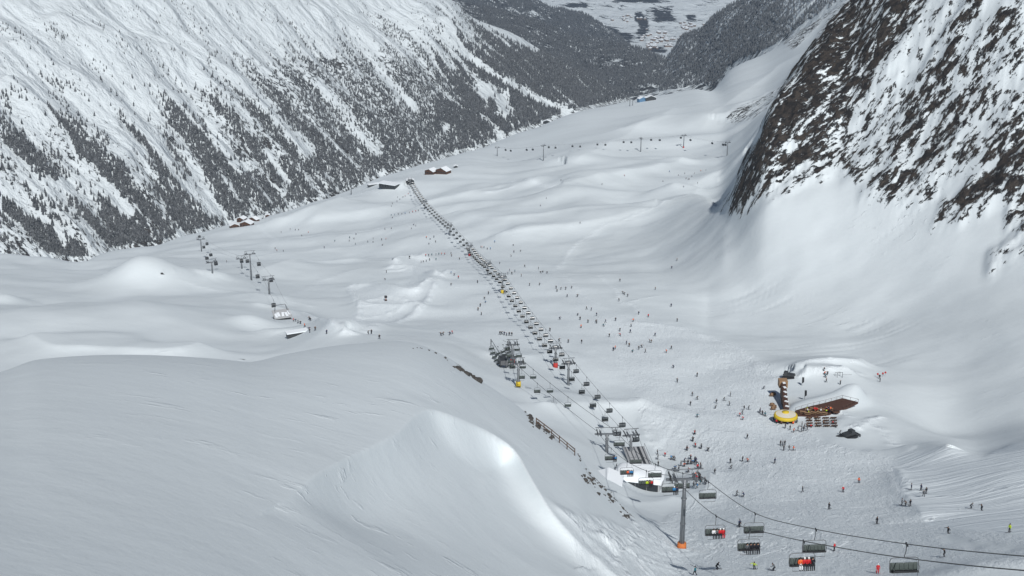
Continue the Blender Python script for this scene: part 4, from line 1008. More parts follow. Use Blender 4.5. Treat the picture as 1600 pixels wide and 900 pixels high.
def build_line(specs, gauge, desc, group, extra_start=None, extra_end=None, kind_pad=True, minh=7.0):
    """specs: (px, py_foot, py_top, rmin, pad, label)"""
    feet = []
    for s in specs:
        p, hh = px_h(s[0], s[1], s[2], s[3]); feet.append((p, max(hh, minh)))
    tops = []
    for i, (p, hh) in enumerate(feet):
        a = feet[max(i-1, 0)][0]; b = feet[min(i+1, len(feet)-1)][0]; d_ = (b-a); d_.z = 0
        rz = math.atan2(d_.y, d_.x)-math.pi/2
        t = tower_proto(hh, gauge, specs[i][4]); t.location = p; t.rotation_euler = (0, 0, rz)
        t['label'] = specs[i][5]; t['group'] = group
        tops.append((p+Vector((0, 0, hh+.8)), perp(d_)))
    L_ = []
    for sg in (-1, 1):
        P = [q+pv*sg*gauge/2 for q, pv in tops]
        if extra_start: P = [e+tops[0][1]*sg*gauge/2 for e in extra_start]+P
        if extra_end: P = P+[e+tops[-1][1]*sg*gauge/2 for e in extra_end]
        L_.append(P)
    return feet, L_

# ---- long chairlift (from the far rim to the snow-covered station)
T1 = [(641,291,282,1000,None,'small tower at the far upper end of the long chairlift'), (664,327,316,900,None,'second tower from the far end of the long chairlift'),
      (703,368,352,800,None,'tower of the long chairlift above the skiers crossing'), (734,400,384,700,'red','tower of the long chairlift with red base pad, far one beside the crossing skiers'),
      (762,430,413,600,None,'tower just beyond the two tall middle towers of the long chairlift'), (785,458,433,560,'yellow','tall tower with yellow base pad midway along the long chairlift'),
      (868,574,544,420,'red','tower with red base pad beside the two-arm tower of the long chairlift'), (888,602,568,400,None,'tower in front of the red-padded one on the long chairlift'),
      (985,716,680,330,None,'sturdy grey tower directly behind the snow-covered station')]
station_p = near.cast(1003, 748, 0, 300)
f1, L1 = build_line(T1, 3.6, '', 'towers of the long chairlift', extra_end=[near.cast(1000, 738, 0, 300)+Vector((0, 0, 4.2))], minh=7.5)
def segname(p, T, feet):
    y_ = p.y; k = min(range(len(feet)), key=lambda i: abs(feet[i][0].y-y_)); return k
near_names = ['at its far end by the small grey end station', 'near its second tower from the far end', 'above the skiers crossing in the distance', 'near the red-padded far tower', 'just beyond the tall yellow-padded tower', 'near the tall yellow-padded middle tower', 'near the red-padded tower by the parked chairs', 'downhill of the tower next to the red-padded one', 'close to the sturdy tower by the station']
for sg, P in enumerate(L1):
    line = rope('haul_rope', P, .045, f'thin {"returning" if sg else "outgoing"} rope of the long chairlift over the piste', group='ropes of the long chairlift', sag=.006)
    for i, (p, d_) in enumerate(along(line, 17.0, 4+sg*8)):
        if (p-line[-1]).length < 7: continue
        place(ch_bub, p+Vector((0, 0, -.05)), math.atan2(d_.y, d_.x)-math.pi/2+(math.pi if sg == 0 else 0),
              f'dark covered chair on the {"returning" if sg else "outgoing"} rope {near_names[segname(p, T1, f1)]}', 'chairs of the long chairlift').rotation_euler.x = random.gauss(0, .05)

# ---- second chairlift: parked chairs, behind the hill, out past the camera
T2s = [(801,569,545,400,'red','short tower with red base pad beside the parked chairs'), (810,604,568,400,'yellow','tower with yellow base pad between parked chairs and near snow crest')]
f2, L2 = build_line(T2s, 3.6, '', 'towers of the near chairlift', minh=8)
p3 = near.cast(1065, 857, 0, 200); _, t_ = theta_t(1065, 741); H3 = -float(t_)*math.hypot(p3.x, p3.y)-p3.z-1.0
tn = tower_proto(H3, 5.6, 'orange'); tn.location = p3; tn.rotation_euler = (0, 0, R(4)); tn['label'] = 'tall grey tower with orange base pad standing on the brow of the near hill'; tn['group'] = 'towers of the near chairlift'
# tower half hidden by the brow
th_, t_ = theta_t(947, 735); r4 = 372.0
b4 = Vector((r4*math.sin(float(th_)), r4*math.cos(float(th_)), 0)); b4.z = near.h(b4.x, b4.y); H4 = -float(t_)*r4-b4.z
t4 = tower_proto(max(H4, 6), 5.6, None); t4.location = b4; t4.rotation_euler = (0, 0, R(2)); t4['label'] = 'grey tower rising from behind the rocky brow beside the snow-covered station'; t4['group'] = 'towers of the near chairlift'
print('H3', H3, 'H4', H4, p3, b4)
top3 = p3+Vector((0, 0, H3+.8)); top4 = b4+Vector((0, 0, max(H4, 6)+.8))
Dp = [at_dist(1180, 802, 226), at_dist(1275, 827, 194), at_dist(1417, 850, 160), at_dist(1600, 869, 129), at_dist(1850, 884, 106), at_dist(2300, 900, 84)]
NL = []
for sg, side in ((-1, 'U'), (1, 'D')):
    up_ = [q+Vector((sg*1.8, 0, 0)) for q in (f2[0][0]+Vector((0, 0, f2[0][1]+.8)), f2[1][0]+Vector((0, 0, f2[1][1]+.8)))]
    up_ = [f2[0][0]+Vector((sg*1.8-2, 12, 5))]+up_
    P = up_+[top4+Vector((sg*2.8, 0, 0)), top3+Vector((sg*2.8, 0, 0))]
    off = Vector((0, 0, 0)) if sg == 1 else Vector((-5.8, -1.0, -.2))
    line = []
    for a, b in zip(P[:-1], P[1:]):
        n = max(4, int((b-a).length/8)); sg_ = .022 if (b-a).length > 100 else .01
        for k in range(n):
            u = k/n; q = a.lerp(b, u); q.z -= 4*sg_*(b-a).length*u*(1-u); line.append(q)
    ctrl = [P[-1]]+[q+off for q in Dp]
    tt = np.cumsum([0]+[(b-a).length for a, b in zip(ctrl[:-1], ctrl[1:])]); tq = np.linspace(0, tt[-1], 60)
    C = np.array([[*c] for c in ctrl]); cc = np.stack([pchip(tt, C[:, k], tq) for k in range(3)], 1)
    line += [Vector(c) for c in cc]
    m = MB(); m.tube(line, .055, n=6); tag(m.build('haul_rope', M['rope']), 'thick dark rope of the near chairlift carrying '+('passengers towards the viewer' if sg < 0 else 'empty chairs away'), 'lift rope', 'ropes of the near chairlift')
    NL.append(line)
UL, DL = NL
def put_chair(line, px, flip, label):
    p, d_ = at_px([q for q in line if q.y < 480], px)
    return place(ch_open, p+Vector((0, 0, -.06)), R(4) + (math.pi if flip else 0), label, 'chairs of the near chairlift')
def occupants(chair, cols, desc, flip):
    """people sit on the chair as things of their own"""
    rz = chair.rotation_euler.z
    xs = [-1.27+.51*k for k in range(6)]
    pick = xs[:len(cols)] if len(cols) < 5 else xs
    for k, c in enumerate(cols):
        if not c: continue
        o = person_proto('sit', c[0], c[1], True); v = Matrix.Rotation(rz, 3, 'Z') @ Vector((xs[k], .04, -3.22))
        place(o, chair.location+v, rz, f'passenger in {c[0]} jacket, {c[1]} trousers, {["first","second","third","fourth","fifth","sixth"][k]} seat of {desc}', 'passengers on the near chairlift', 1.15)
for px, lab in [(1417, 'nearest empty chair, dark padded back under a grey arch, above the lone turning skier'), (1275, 'empty chair on the rope midway between nearest chair and the loaded pair'), (1180, 'empty chair whose back hides part of a loaded chair'), (1107, 'empty chair low beside the chair with passengers in red'),
                (1067, 'empty chair directly in front of the tower with orange base'), (1024, 'empty chair in front of the dark station windows'), (994, 'empty chair in front of the snow-covered station roof'), (968, 'empty chair next to the tower behind the rocky brow')]:
    if px > 1085: put_chair(DL, px, True, lab)
    else: put_chair(DL, px, True, lab)
load = [(1256, [('black','black'),('red','black'),('red','black'),('orange','white')], 'the chair with passengers in red below the midway empty chair'),
        (1172, [('black','black'),('black','grey'),('black','black'),('grey','black')], 'the chair with four passengers in dark clothes'),
        (1119, [('red','red'),('red','black'),('grey','black'),('white','black')], 'the chair just past the orange-based tower'),
        (1048, [('navy','grey'),('blue','black')], 'the chair at the tower with orange base'), (1010, [('red','black'),('brown','black'),('yellow-green','grey')], 'the chair before the dark station windows'),
        (980, [('blue','black'),('blue','grey'),('orange','grey')], 'the chair before the snowy station roof'), (955, [('blue','black'),('navy','black')], 'the chair beside the tower behind the brow')]
for px, cols, desc in load:
    c = put_chair(UL, px, True, 'chair with passengers, '+desc)
    c['label'] = 'occupied '+desc.replace('the chair', 'chair')
    occupants(c, cols, desc, True)
for line, nm, fl in ((UL, 'outer', True), (DL, 'inner', False)):
    for i, (p, d_) in enumerate(along([q for q in line if q.y > 392], 15, 3)):
        if p.y < 400: continue
        place(ch_small, p, R(3)+(math.pi if fl else 0), f'small dark chair on the {nm} rope between the parked chairs and the near snow crest', 'chairs of the near chairlift')

# ---- parked chairs standing in rows beside the short tower
pk = [(768,541),(770,548),(773,554),(776,559),(780,563),(784,566),(793,540),(795,547),(797,553),(790,558),(788,551),(783,556),(792,564),(797,567),(801,560),(804,554),(778,549),(786,546)]
for i, (a, b) in enumerate(pk):
    p = near.cast(a, b+8, 0, 380)
    o = place(ch_small, p+Vector((0, 0, 4.1)), R(15+(i*37) % 30), 'parked chair in the tight cluster beside the short red-padded tower', 'chairs parked beside the short tower')
o = empty('parking_rail', label='grey steel rail frame carrying the parked chairs', cat='steel frame')
m = MB(); P = [near.cast(767, 545, 0, 380), near.cast(783, 572, 0, 380), near.cast(803, 572, 0, 380), near.cast(795, 545, 0, 380)]
m.tube([q+Vector((0, 0, 4.2)) for q in P], .12, n=6); m.build('rail', M['dsteel'], o)
for q in P: m = MB(); m.tube([q, q+Vector((0, 0, 4.2))], .14, n=6); m.build('post', M['dsteel'], o)

# ---- cable cars
def cabin_proto():
    o = empty('gondola_cabin', label='x', cat='gondola cabin')
    m = MB(); pr = [(-.75, -3.95), (.75, -3.95), (1.05, -3.55), (1.12, -2.9), (.95, -2.25), (.6, -2.0), (-.6, -2.0), (-.95, -2.25), (-1.12, -2.9), (-1.05, -3.55)]
    m.extr(pr, -1.05, 1.05, 0, True); m.build('body', M['dsteel'], o)
    m = MB()
    for s in (-1, 1): m.box((s*1.06, 0, -2.85), (.03, 1.6, .85))
    for s in (-1, 1): m.box((0, s*1.075, -2.88), (1.7, .08, .8))
    m.build('window', M['glass'], o)
    m = MB(); m.tube([(0, 0, 0), (0, 0, -.6), (0, -.2, -1.2), (0, 0, -2.0)], .07, n=6); m.box((0, 0, 0), (.2, .8, .2)); m.build('hanger', M['steel'], o)
    return o
cab = cabin_proto()
G3 = [(315,393,374,1100,None,'far gondola tower by the rim with the forest behind'), (332,427,414,800,None,'short gondola tower standing between two snow hollows'), (378,420,404,800,None,'gondola tower just behind the tallest one'),
      (393,438,397,700,None,'tallest gondola tower, slim and dark on the snow slope'), (421,460,437,600,None,'gondola tower next to the half-buried station roof')]
f3, L3 = build_line([G3[4], G3[3], G3[2], G3[0]], 5.4, '', 'towers of the gondola beside the half-buried station', extra_start=[near.cast(441, 488, 0, 560)+Vector((0, 0, 4))], minh=7)
p, hh = px_h(*G3[1][:4]); t = tower_proto(max(hh, 7), 5.4, None); t.location = p; t.rotation_euler = (0, 0, R(30)); t['label'] = G3[1][5]; t['group'] = 'towers of the gondola beside the half-buried station'
for sg, P in enumerate(L3):
    line = rope('haul_rope', P, .04, f'thin gondola rope near the half-buried station, {"upper" if sg else "lower"} strand', group='gondola ropes', sag=.01)
    for px in ((423, 404, 386, 323) if sg else (427, 402, 377, 318)):
        p, d_ = at_px(line, px); place(cab, p, math.atan2(d_.y, d_.x)-math.pi/2, f'dark gondola cabin {"beside the tallest gondola tower" if px > 380 and px < 410 else "near the half-buried station" if px > 410 else "on the far gondola stretch by the rim"}', 'gondola cabins of the hillside gondola')
for a, b in ((324, 412), (338, 421), (330, 406), (312, 376)):
    p = near.cast(a, b, 0, 700); place(cab, p+Vector((0, 0, 7)), R(30), 'dark gondola cabin over the hollow by the short gondola tower', 'gondola cabins of the hillside gondola')
G4 = [(1136,243,223,900,None,'tower of the crossing gondola nearest the rock cliff'), (1068,231,212,1100,'red','tower of the crossing gondola with small red base pad'), (1001,237,217,1200,None,'middle tower of the crossing gondola'),
      (849,251,228,1200,None,'tower of the crossing gondola standing in the hollow'), (777,244,231,1300,None,'tower of the crossing gondola close to the forest rim')]
f4, L4 = build_line(G4, 5.0, '', 'towers of the crossing gondola', minh=8)
cabpx = [[767,798,832.5,868,906.5,946,986.5,1031,1079,1130],[790,823,857.5,894.5,933.5,974.5,1017.5,1064,1113]]
for sg, P in enumerate(L4):
    line = rope('haul_rope', P, .04, f'fine rope of the crossing gondola, {"far" if sg else "near"} strand', group='gondola ropes', sag=.012)
    for px in cabpx[sg]:
        p, d_ = at_px(line, px); w_ = 'towards the forest rim' if px < 849 else 'over the wide hollow' if px < 1000 else 'between middle tower and rock cliff'
        place(cab, p, math.atan2(d_.y, d_.x), f'small dark gondola cabin of the crossing gondola {w_}', 'gondola cabins of the crossing gondola')
for a, b, c, lab in [(821,204,191,'tiny lift tower on the far rim nearest the forest'), (845,198,184,'tiny lift tower beside the low dark hut on the far rim'), (984,166,155,'slim mast near the blue building, the one nearer the forest'), (988.5,165,155,'slim mast near the blue building, the one nearer the blue wall'), (549,304,289,'dark mast on the rim just before the flat-roofed station')]:
    p, hh = px_h(a, b, c, 1200); t = tower_proto(max(hh, 9), 4.6, None); t.location = p; t.rotation_euler = (0, 0, R(random.uniform(-40, 40))); t['label'] = lab; t['group'] = 'towers on the far rim'
# ================================================================ buildings
def on_plane(px, py, z):
    dx, wy, wz = ray(px, py); k = z/float(wz); return Vector((float(dx)*k, float(wy)*k, z))
def building(name, px, py, rmin, dims, rz, label, wallm, roofm=None, flat=False, windows=True, sink=.6, cat='hut', overhang=.5, snow_t=.45, eave=None):
    w_, d_, h_ = dims; p = near.cast(px, py, 0, rmin)
    o = empty(name, (p.x, p.y, p.z-sink), rz, label, cat)
    m = MB(); m.box((0, 0, h_/2), (w_, d_, h_))
    rh = 0 if flat else w_*.20
    if not flat: m.add([(-w_/2, -d_/2, h_), (w_/2, -d_/2, h_), (0, -d_/2, h_+rh), (-w_/2, d_/2, h_), (w_/2, d_/2, h_), (0, d_/2, h_+rh)], [(0, 1, 2), (4, 3, 5)])
    m.build('wall', wallm, o)
    a = w_/2+overhang; b = d_/2+overhang; m = MB()
    if flat: m.box((0, 0, h_+snow_t/2+.01), (2*a, 2*b, snow_t))
    else:
        e = h_-overhang*.4
        m.add([(-a, -b, e), (0, -b, h_+rh+.03), (a, -b, e), (a, -b, e+snow_t), (0, -b, h_+rh+snow_t), (-a, -b, e+snow_t), (-a, b, e), (0, b, h_+rh+.03), (a, b, e), (a, b, e+snow_t), (0, b, h_+rh+snow_t), (-a, b, e+snow_t)],
              [(0,1,4,5), (1,2,3,4), (7,6,11,10), (8,7,10,9), (0,6,7,1), (1,7,8,2), (5,4,10,11), (4,3,9,10), (0,5,11,6), (2,8,9,3)])
    m.build('roof', roofm or M['snow'], o)
    if windows:
        n = max(2, int(w_/3))
        for k in range(n):
            m = MB(); m.box((-w_/2+(k+.5)*w_/n, -d_/2-.02, h_*.58), (w_/n*.55, .08, h_*.32)); m.build('window', M['glass'], o)
    return o
# snow-covered station where the long chairlift ends
p = near.cast(998, 757, 0, 300); st = empty('lift_station', (p.x, p.y, p.z-.8), R(-14), 'snow-covered lift station with rounded white roof and dark window bands', 'lift station')
m = MB(); m.prism([(-6.3, -4.4), (6.3, -4.4), (6.3, 4.6), (-6.3, 4.6)], 0, 3.7); m.build('wall', M['wall'], st)
m = MB(); NX, NY = 18, 12; vs = []
for j in range(NY+1):
    for i in range(NX+1):
        u = i/NX*2-1; v = j/NY*2-1; x_ = u*7.0; y_ = v*5.0+.3
        e = max(0, 1-abs(u)**4)*max(0, 1-abs(v)**4)
        vs.append((x_*(1-.08*v*v)+.25*noise(np.array([x_/3.]), np.array([y_/3.]), 3)[0], y_, 3.75+1.5*e**.6+.5*(v+1)*.5*e+.3*float(noise(np.array([x_/2.4]), np.array([y_/2.4]), 8)[0])*e))
m.add(vs, [(j*(NX+1)+i, j*(NX+1)+i+1, (j+1)*(NX+1)+i+1, (j+1)*(NX+1)+i) for j in range(NY) for i in range(NX)], 0, True)
m.box((0, .3, 3.66), (13.6, 9.6, .16)); m.build('roof', M['snow'], st)
for k, (x0, w_) in enumerate([(-1.9, 2.9), (1.25, 2.9), (4.4, 2.9)]):
    f = MB(); f.box((x0, -4.45, 2.1), (w_+.15, .12, 2.9)); fr = f.build('window', M['dsteel'], st); g = MB(); g.box((x0, -4.53, 2.1), (w_-.2, .05, 2.6)); g.build('pane', M['glass'], fr)
m = MB(); m.box((-4.6, -4.46, 1.6), (1.4, .1, 2.4)); m.build('door', M['dsteel'], st)
m = MB()
for k in range(6): m.box((-6.9, -3.6+k*1.5, 2.2), (.16, .16, 4.4), 0, 0)
m.tube([(-6.9, -3.7, 4.4), (-6.9, 4.0, 4.4)], .09, n=5); m.build('side_frame', M['steel'], st)
# second low wing beside the tower
wg = building('engine_shed', 949, 768, 330, (7, 6, 3.6), R(-8), 'low snow-roofed shed beside the tower behind the rocky brow', M['wall'], None, False, True, .4, 'shed', .5, .7)
# boarding ramp with grooved mats
p = near.cast(1003, 734, 0, 330); rp = empty('boarding_ramp', (p.x, p.y, p.z+.3), R(6), 'grey striped boarding ramp leading from the station roof towards the sturdy tower', 'ramp')
m = MB(); m.box((0, 5, .25), (6.4, 17, .5)); m.build('platform', M['wall'], rp)
for k in range(5): m = MB(); m.box((-2.55+k*1.28, 5, .53), (.34 if k != 3 else .8, 16.6, .05)); m.build('mat_strip', M['dsteel'] if k == 3 else M['steel'], rp)
for s in (-1, 1): m = MB(); m.tube([(s*3.3, -3.4, .4), (s*3.3, -3.4, 1.5), (s*3.3, 13.4, 1.5), (s*3.3, 13.4, .4)], .05, n=5); m.build('railing', M['steel'], rp)
m = MB()
# drive housing over the parked chairs
p = near.cast(786, 574, 0, 380); dh = empty('drive_housing', p, R(10), 'small dark drive housing among the parked chairs', 'lift housing')
m = MB(); m.box((0, 0, 2), (3.4, 3.4, .5)); m.box((0, 0, 3.0), (3.0, 6.5, 1.5), 0, 0, .8); m.build('cover', M['dsteel'], dh)
for s in (-1, 1): m = MB(); m.tube([(s*1.1, 0, -.5), (s*1.1, 0, 2.3)], .25, n=8); m.build('leg', M['concrete'], dh)
# far end station of the long chairlift
e = building('end_station', 641, 287, 1000, (8, 6, 5), R(10), 'small grey end station where the long chairlift vanishes at the far rim', M['dsteel'], None, False, False, .5, 'lift station')
# flat-roofed station on the rim
fs = building('flat_station', 608, 293, 1000, (20, 9, 5), R(-28), 'long dark flat-roofed station on the rim with snow on top', M['dsteel'], M['snow'], True, True, .5, 'lift station', .8, .8)
fw = building('side_wing', 583, 290, 1000, (12, 4, 2.4), R(28), 'low dark wing just beside the long flat-roofed station', M['dsteel'], M['snow'], True, False, .5, 'building', .5, .5)
brown = plain('brown_timber', (.085, .045, .03), .8, 0, .3, .5)
for a in [(366, 355, (9, 8, 3.5), 18, 'small brown timber hut with snowy roof, lowest of the huts on the rim'), (378, 346, (8, 7, 4.5), -20, 'dark timber chalet behind the two lower rim huts'), (386, 353, (12, 8, 4), -15, 'wide brown chalet with heavy snow roof on the rim, beside the small hut'),
          (397, 345, (10, 5, 3), -30, 'low narrow snowy-roofed barn at the uphill end of the rim huts'), (418, 337, (5, 4, 2.6), 10, 'lonely tiny hut on the rim between the chalets and the dark mast')]:
    building('timber_hut', a[0], a[1], 900, a[2], R(a[3]), a[4], brown)
for a in [(674, 272, (12, 9, 5), -35, 'brown mountain inn with snowy roof just above the far chairlift end'), (693, 271, (15, 9, 5), -35, 'dark long mountain inn with snowy roof beside the brown inn'), (712, 262, (4, 4, 3), 10, 'tiny dark shed standing apart uphill of the two inns'),
          (855, 190, (13, 7, 4), -10, 'low dark hut on the far rim beside a tiny tower')]:
    building('mountain_inn', a[0], a[1], 1100, a[2], R(a[3]), a[4], brown if 'brown' in a[4] else M['dsteel'])
building('blue_building', 1003, 159, 1500, (15, 8, 6.5), R(25), 'small bright blue building on the far rim', M['blue'], None, False, False, .5, 'building', .4, .6)
building('dark_hall', 1016, 157, 1500, (18, 9, 6), R(10), 'dark hall with snowy roof right beside the blue building', M['dsteel'], None, False, False, .5, 'building')
# rock needle on the far rim
p = near.cast(940, 168, 0, 1500)
# half-buried gondola station
p = near.cast(441, 499, 0, 520); gs = empty('gondola_station', (p.x, p.y, p.z-.4), R(22), 'half-buried gondola station with steel hoop frame and snowy slanted roof', 'gondola station')
m = MB(); m.prism([(-4.6, -3.4), (4.6, -3.4), (4.6, 3.4), (-4.6, 3.4)], 0, lambda q: 2.4); m.build('wall', M['dsteel'], gs)
m = MB(); m.prism([(-5.4, -4.4), (5.4, -4.4), (5.2, 4.4), (-5.2, 4.4)], lambda q: 2.45+.22*(q[1]+4.4), lambda q: 2.75+.22*(q[1]+4.4)); m.build('roof', M['wall'], gs); gs.scale = (.8, .8, .9)
for k in range(5): m = MB(); m.box((-4.2+k*2.1+rg.uniform(-.3, .3), -1.5+rg.uniform(-1, 2), 3.75), (1.5, 4.2, .2), 0, rg.uniform(-.2, .2), 1, R(12)); m.build('snow_patch', M['snow'], gs)
m = MB(); m.tube([(-4.2, 3.0, 2.5), (-3.0, 3.6, 7.6), (3.0, 3.6, 7.6), (4.4, 3.0, 2.5)], .16, n=6); m.tube([(-4.8, -2, 3), (-3.0, 3.6, 7.6)], .12, n=6); m.tube([(4.9, -2, 3), (3.0, 3.6, 7.6)], .12, n=6); m.build('hoop_frame', M['steel'], gs)
for s in (-1, 1): m = MB(); m.box((s*1.3, -3.45, 1.5), (1.8, .1, 1.2)); m.build('window', M['glass'], gs)
building('wind_shelter', 464, 524, 520, (8.5, 2.6, 1.9), R(24), 'low dark shelter with snow on top below the group of skiers', M['dsteel'], M['snow'], True, False, .3, 'shelter', .4, .5)

# ================================================================ restaurant
zc = near.cast(1275, 646, 0, 350).z
def deck(name, pix, z, label, rail=True):
    P = [on_plane(a, b, z) for a, b in pix]; c = sum(P, Vector())/len(P); o = empty(name, (c.x, c.y, z), 0, label, 'deck')
    Q = [(q.x-c.x, q.y-c.y) for q in P]; m = MB(); m.prism(Q, -.7, 0); m.build('platform', M['deck'], o)
    m = MB(); n = len(Q)
    for i in range(n):
        if i in (rail if isinstance(rail, (list, tuple)) else range(n)):
            a = Vector((*Q[i], 0)); b = Vector((*Q[(i+1) % n], 0)); k = max(1, int((b-a).length/2))
            for q in range(k+1): v = a.lerp(b, q/k); m.tube([v, v+Vector((0, 0, 1.0))], .05, n=4)
            m.tube([a+Vector((0, 0, 1)), b+Vector((0, 0, 1))], .05, n=4)
    m.build('railing', M['wood'], o); return o
zd = zc+.28
deck('sun_deck', [(1242, 649), (1243, 641), (1262, 635.5), (1290, 629), (1316, 622), (1341, 628), (1318, 639), (1296, 648), (1272, 651)], zd, 'dark wooden sun deck widening towards a point beside the yellow bar', [1, 2, 3, 4, 5])
# slim dark building along the other arm
za = near.cast(1224, 640, 0, 350).z
P = [on_plane(a, b, za) for a, b in [(1225, 650), (1219.5, 604), (1226, 602), (1233, 650)]]
c = sum(P, Vector())/4; ab = empty('deck_hall', (c.x, c.y, za), 0, 'long narrow brown timber hall running uphill from the yellow bar', 'building')
Q = [(q.x-c.x, q.y-c.y) for q in P]
m = MB(); m.prism(Q, -2.5, 1.9); m.build('wall', brown, ab); m = MB(); m.prism([(q[0]*1.0+(-.3 if q[0] < 0 else .3), q[1]*1.01) for q in Q], 1.92, 2.1); m.build('roof', M['deck'], ab)
for k in range(6):
    u = (k+.6)/6.4; a = Vector((*Q[1], 0)).lerp(Vector((*Q[0], 0)), u); b = Vector((*Q[2], 0)).lerp(Vector((*Q[3], 0)), u); c2 = a.lerp(b, .66)
    m = MB(); m.box((c2.x, c2.y, 2.2), ((b-a).length*.5, 1.3, .22), 0, .2*k); m.build('snow_patch', M['snow'], ab)
m = MB(); m.box(((Q[1][0]+Q[2][0])/2, Q[1][1]+.4, 1.2), (3.0, 3.0, 2.6)); m.build('storage_box', M['table'], ab)
# round bar
zb = near.cast(1227, 659, 0, 350); bar = empty('round_bar', (zb.x, zb.y, zb.z-.2), 0, 'round open bar under a bright yellow rimmed canopy with pale top', 'bar')
m = MB(); m.lathe([(2.9, 0), (2.9, 1.15), (3.1, 1.2), (3.1, 1.3), (2.5, 1.3), (2.5, 0)], n=28); m.build('counter', brown, bar)
for k in range(8):
    a = k*math.pi/4; m = MB(); m.tube([(2.7*math.cos(a), 2.7*math.sin(a), 1.3), (2.7*math.cos(a), 2.7*math.sin(a), 2.5)], .07, n=5); m.build('post', M['dsteel'], bar)
m = MB(); m.lathe([(3.85, 2.0), (3.95, 2.05), (3.75, 2.85), (3.3, 3.05), (3.2, 2.95)], n=36); m.build('canopy_rim', M['yellow'], bar)
m = MB(); m.lathe([(3.3, 3.04), (2.0, 3.22), (.05, 3.35)], n=36); m.build('canopy_top', plain('cream_canvas', (.66, .62, .52), .8), bar)
m = MB(); m.lathe([(1.15, 3.2), (1.1, 3.62), (.05, 3.75)], (0, .6, 0), 20); m.build('centre_cap', M['yellow'], bar)
# furniture
tb = empty('picnic_table', label='x', cat='table')
m = MB(); m.box((0, 0, .76), (1.9, .8, .06)); m.build('tabletop', M['table'], tb)
for s in (-1, 1): m = MB(); m.box((0, s*.72, .45), (1.9, .28, .05)); m.build('bench', M['table'], tb); m = MB(); m.box((s*.7, 0, .37), (.08, 1.5, .74)); m.build('leg', M['wood'], tb)
dc = empty('deck_chair', label='x', cat='deck chair')
m = MB(); m.box((0, -.25, .34), (.6, .9, .06), 0, 0, 1, .08); m.build('seat', M['table'], dc); m = MB(); m.box((0, .38, .66), (.6, .75, .06), 0, 0, 1, R(58)); m.build('backrest', brown, dc)
m = MB(); m.tube([(-.3, -.6, 0), (-.3, .5, .4)], .03, n=4); m.tube([(.3, -.6, 0), (.3, .5, .4)], .03, n=4); m.tube([(-.3, .5, 0), (-.3, -.4, .45)], .03, n=4); m.tube([(.3, .5, 0), (.3, -.4, .45)], .03, n=4); m.build('frame', M['wood'], dc)
for i, (a, b) in enumerate([(1254, 646), (1262, 643), (1270, 641), (1279, 642), (1262, 648), (1271, 647), (1280, 647), (1289, 643), (1288, 648), (1297, 641)]):
    q = on_plane(a, b, zd+.003); place(tb, q, R(-20+rg.uniform(-12, 12)), 'picnic table on the dark sun deck ' + ('near the yellow bar' if a < 1272 else 'towards its middle'), 'picnic tables on the sun deck')
for a, b, l in [(1206, 619, 'upper'), (1208.5, 617, 'upper'), (1206.5, 634, 'lower'), (1209.5, 637, 'lower'), (1208, 640, 'lower')]:
    q = near.cast(a, b, 0, 350); place(tb, q, R(80), f'picnic table in the {l} of two small snow terraces beside the narrow timber hall', 'picnic tables on the snow')
for c_ in range(4):
    cx = [1264, 1277, 1290, 1302][c_]
    for r_ in range(4):
        for k in range(3):
            q = near.cast(cx-3.2+k*3.1+r_*.5, 654.5+r_*4.2, 0, 350)
            place(dc, q, R(185+rg.uniform(-8, 8)), f'wooden deck chair in the {["first","second","third","fourth"][c_]} block of loungers counted from the yellow bar', 'deck chairs in front of the sun deck')
q = near.cast(1306, 647, 0, 350); rt = empty('round_table', q, 0, 'round brown table on snow beside the point of the deck', 'table'); m = MB(); m.lathe([(.05, .95), (1.3, .95), (1.3, .85), (.05, .85)], n=20); m.build('tabletop', brown, rt); m = MB(); m.tube([(0, 0, 0), (0, 0, .88)], .15, n=8); m.build('leg', M['wood'], rt)
rg2 = random.Random(3)
for i in range(18):
    a = rg2.uniform(1250, 1298); b = 650-(a-1250)*.10-rg2.uniform(0, 7); q = on_plane(a, b, zd+.42 if i % 2 else zd)
    jc = rg2.choice(['brown', 'orange', 'black', 'red', 'grey', 'white', 'yellow-green', 'navy'])
    place(person_proto('sit' if i % 2 else 'step', jc, 'black', False), q, rg2.uniform(0, 6), f'guest in {jc} jacket {"sitting" if i % 2 else "standing"} at the tables on the dark sun deck', 'guests of the restaurant')
for i in range(9):
    a = [1264, 1277, 1290, 1302][i % 4]+rg2.uniform(-4, 4); b = 655+rg2.uniform(0, 13); q = near.cast(a, b, 0, 350); q.z += .36
    jc = rg2.choice(['brown', 'black', 'grey', 'navy', 'red']); place(person_proto('sit', jc, 'black', False), q, R(180), f'guest in {jc} jacket lounging on the deck chairs', 'guests of the restaurant')
for i in range(7):
    a = R(180+i*30); q = Vector((zb.x+3.9*math.cos(a), zb.y+3.9*math.sin(a), zb.z)); jc = ['black', 'red', 'brown', 'navy', 'orange', 'grey', 'black'][i]
    place(person_proto('step', jc, 'black', False), q, a+math.pi/2, f'guest in {jc} jacket leaning at the round yellow bar', 'guests of the restaurant')
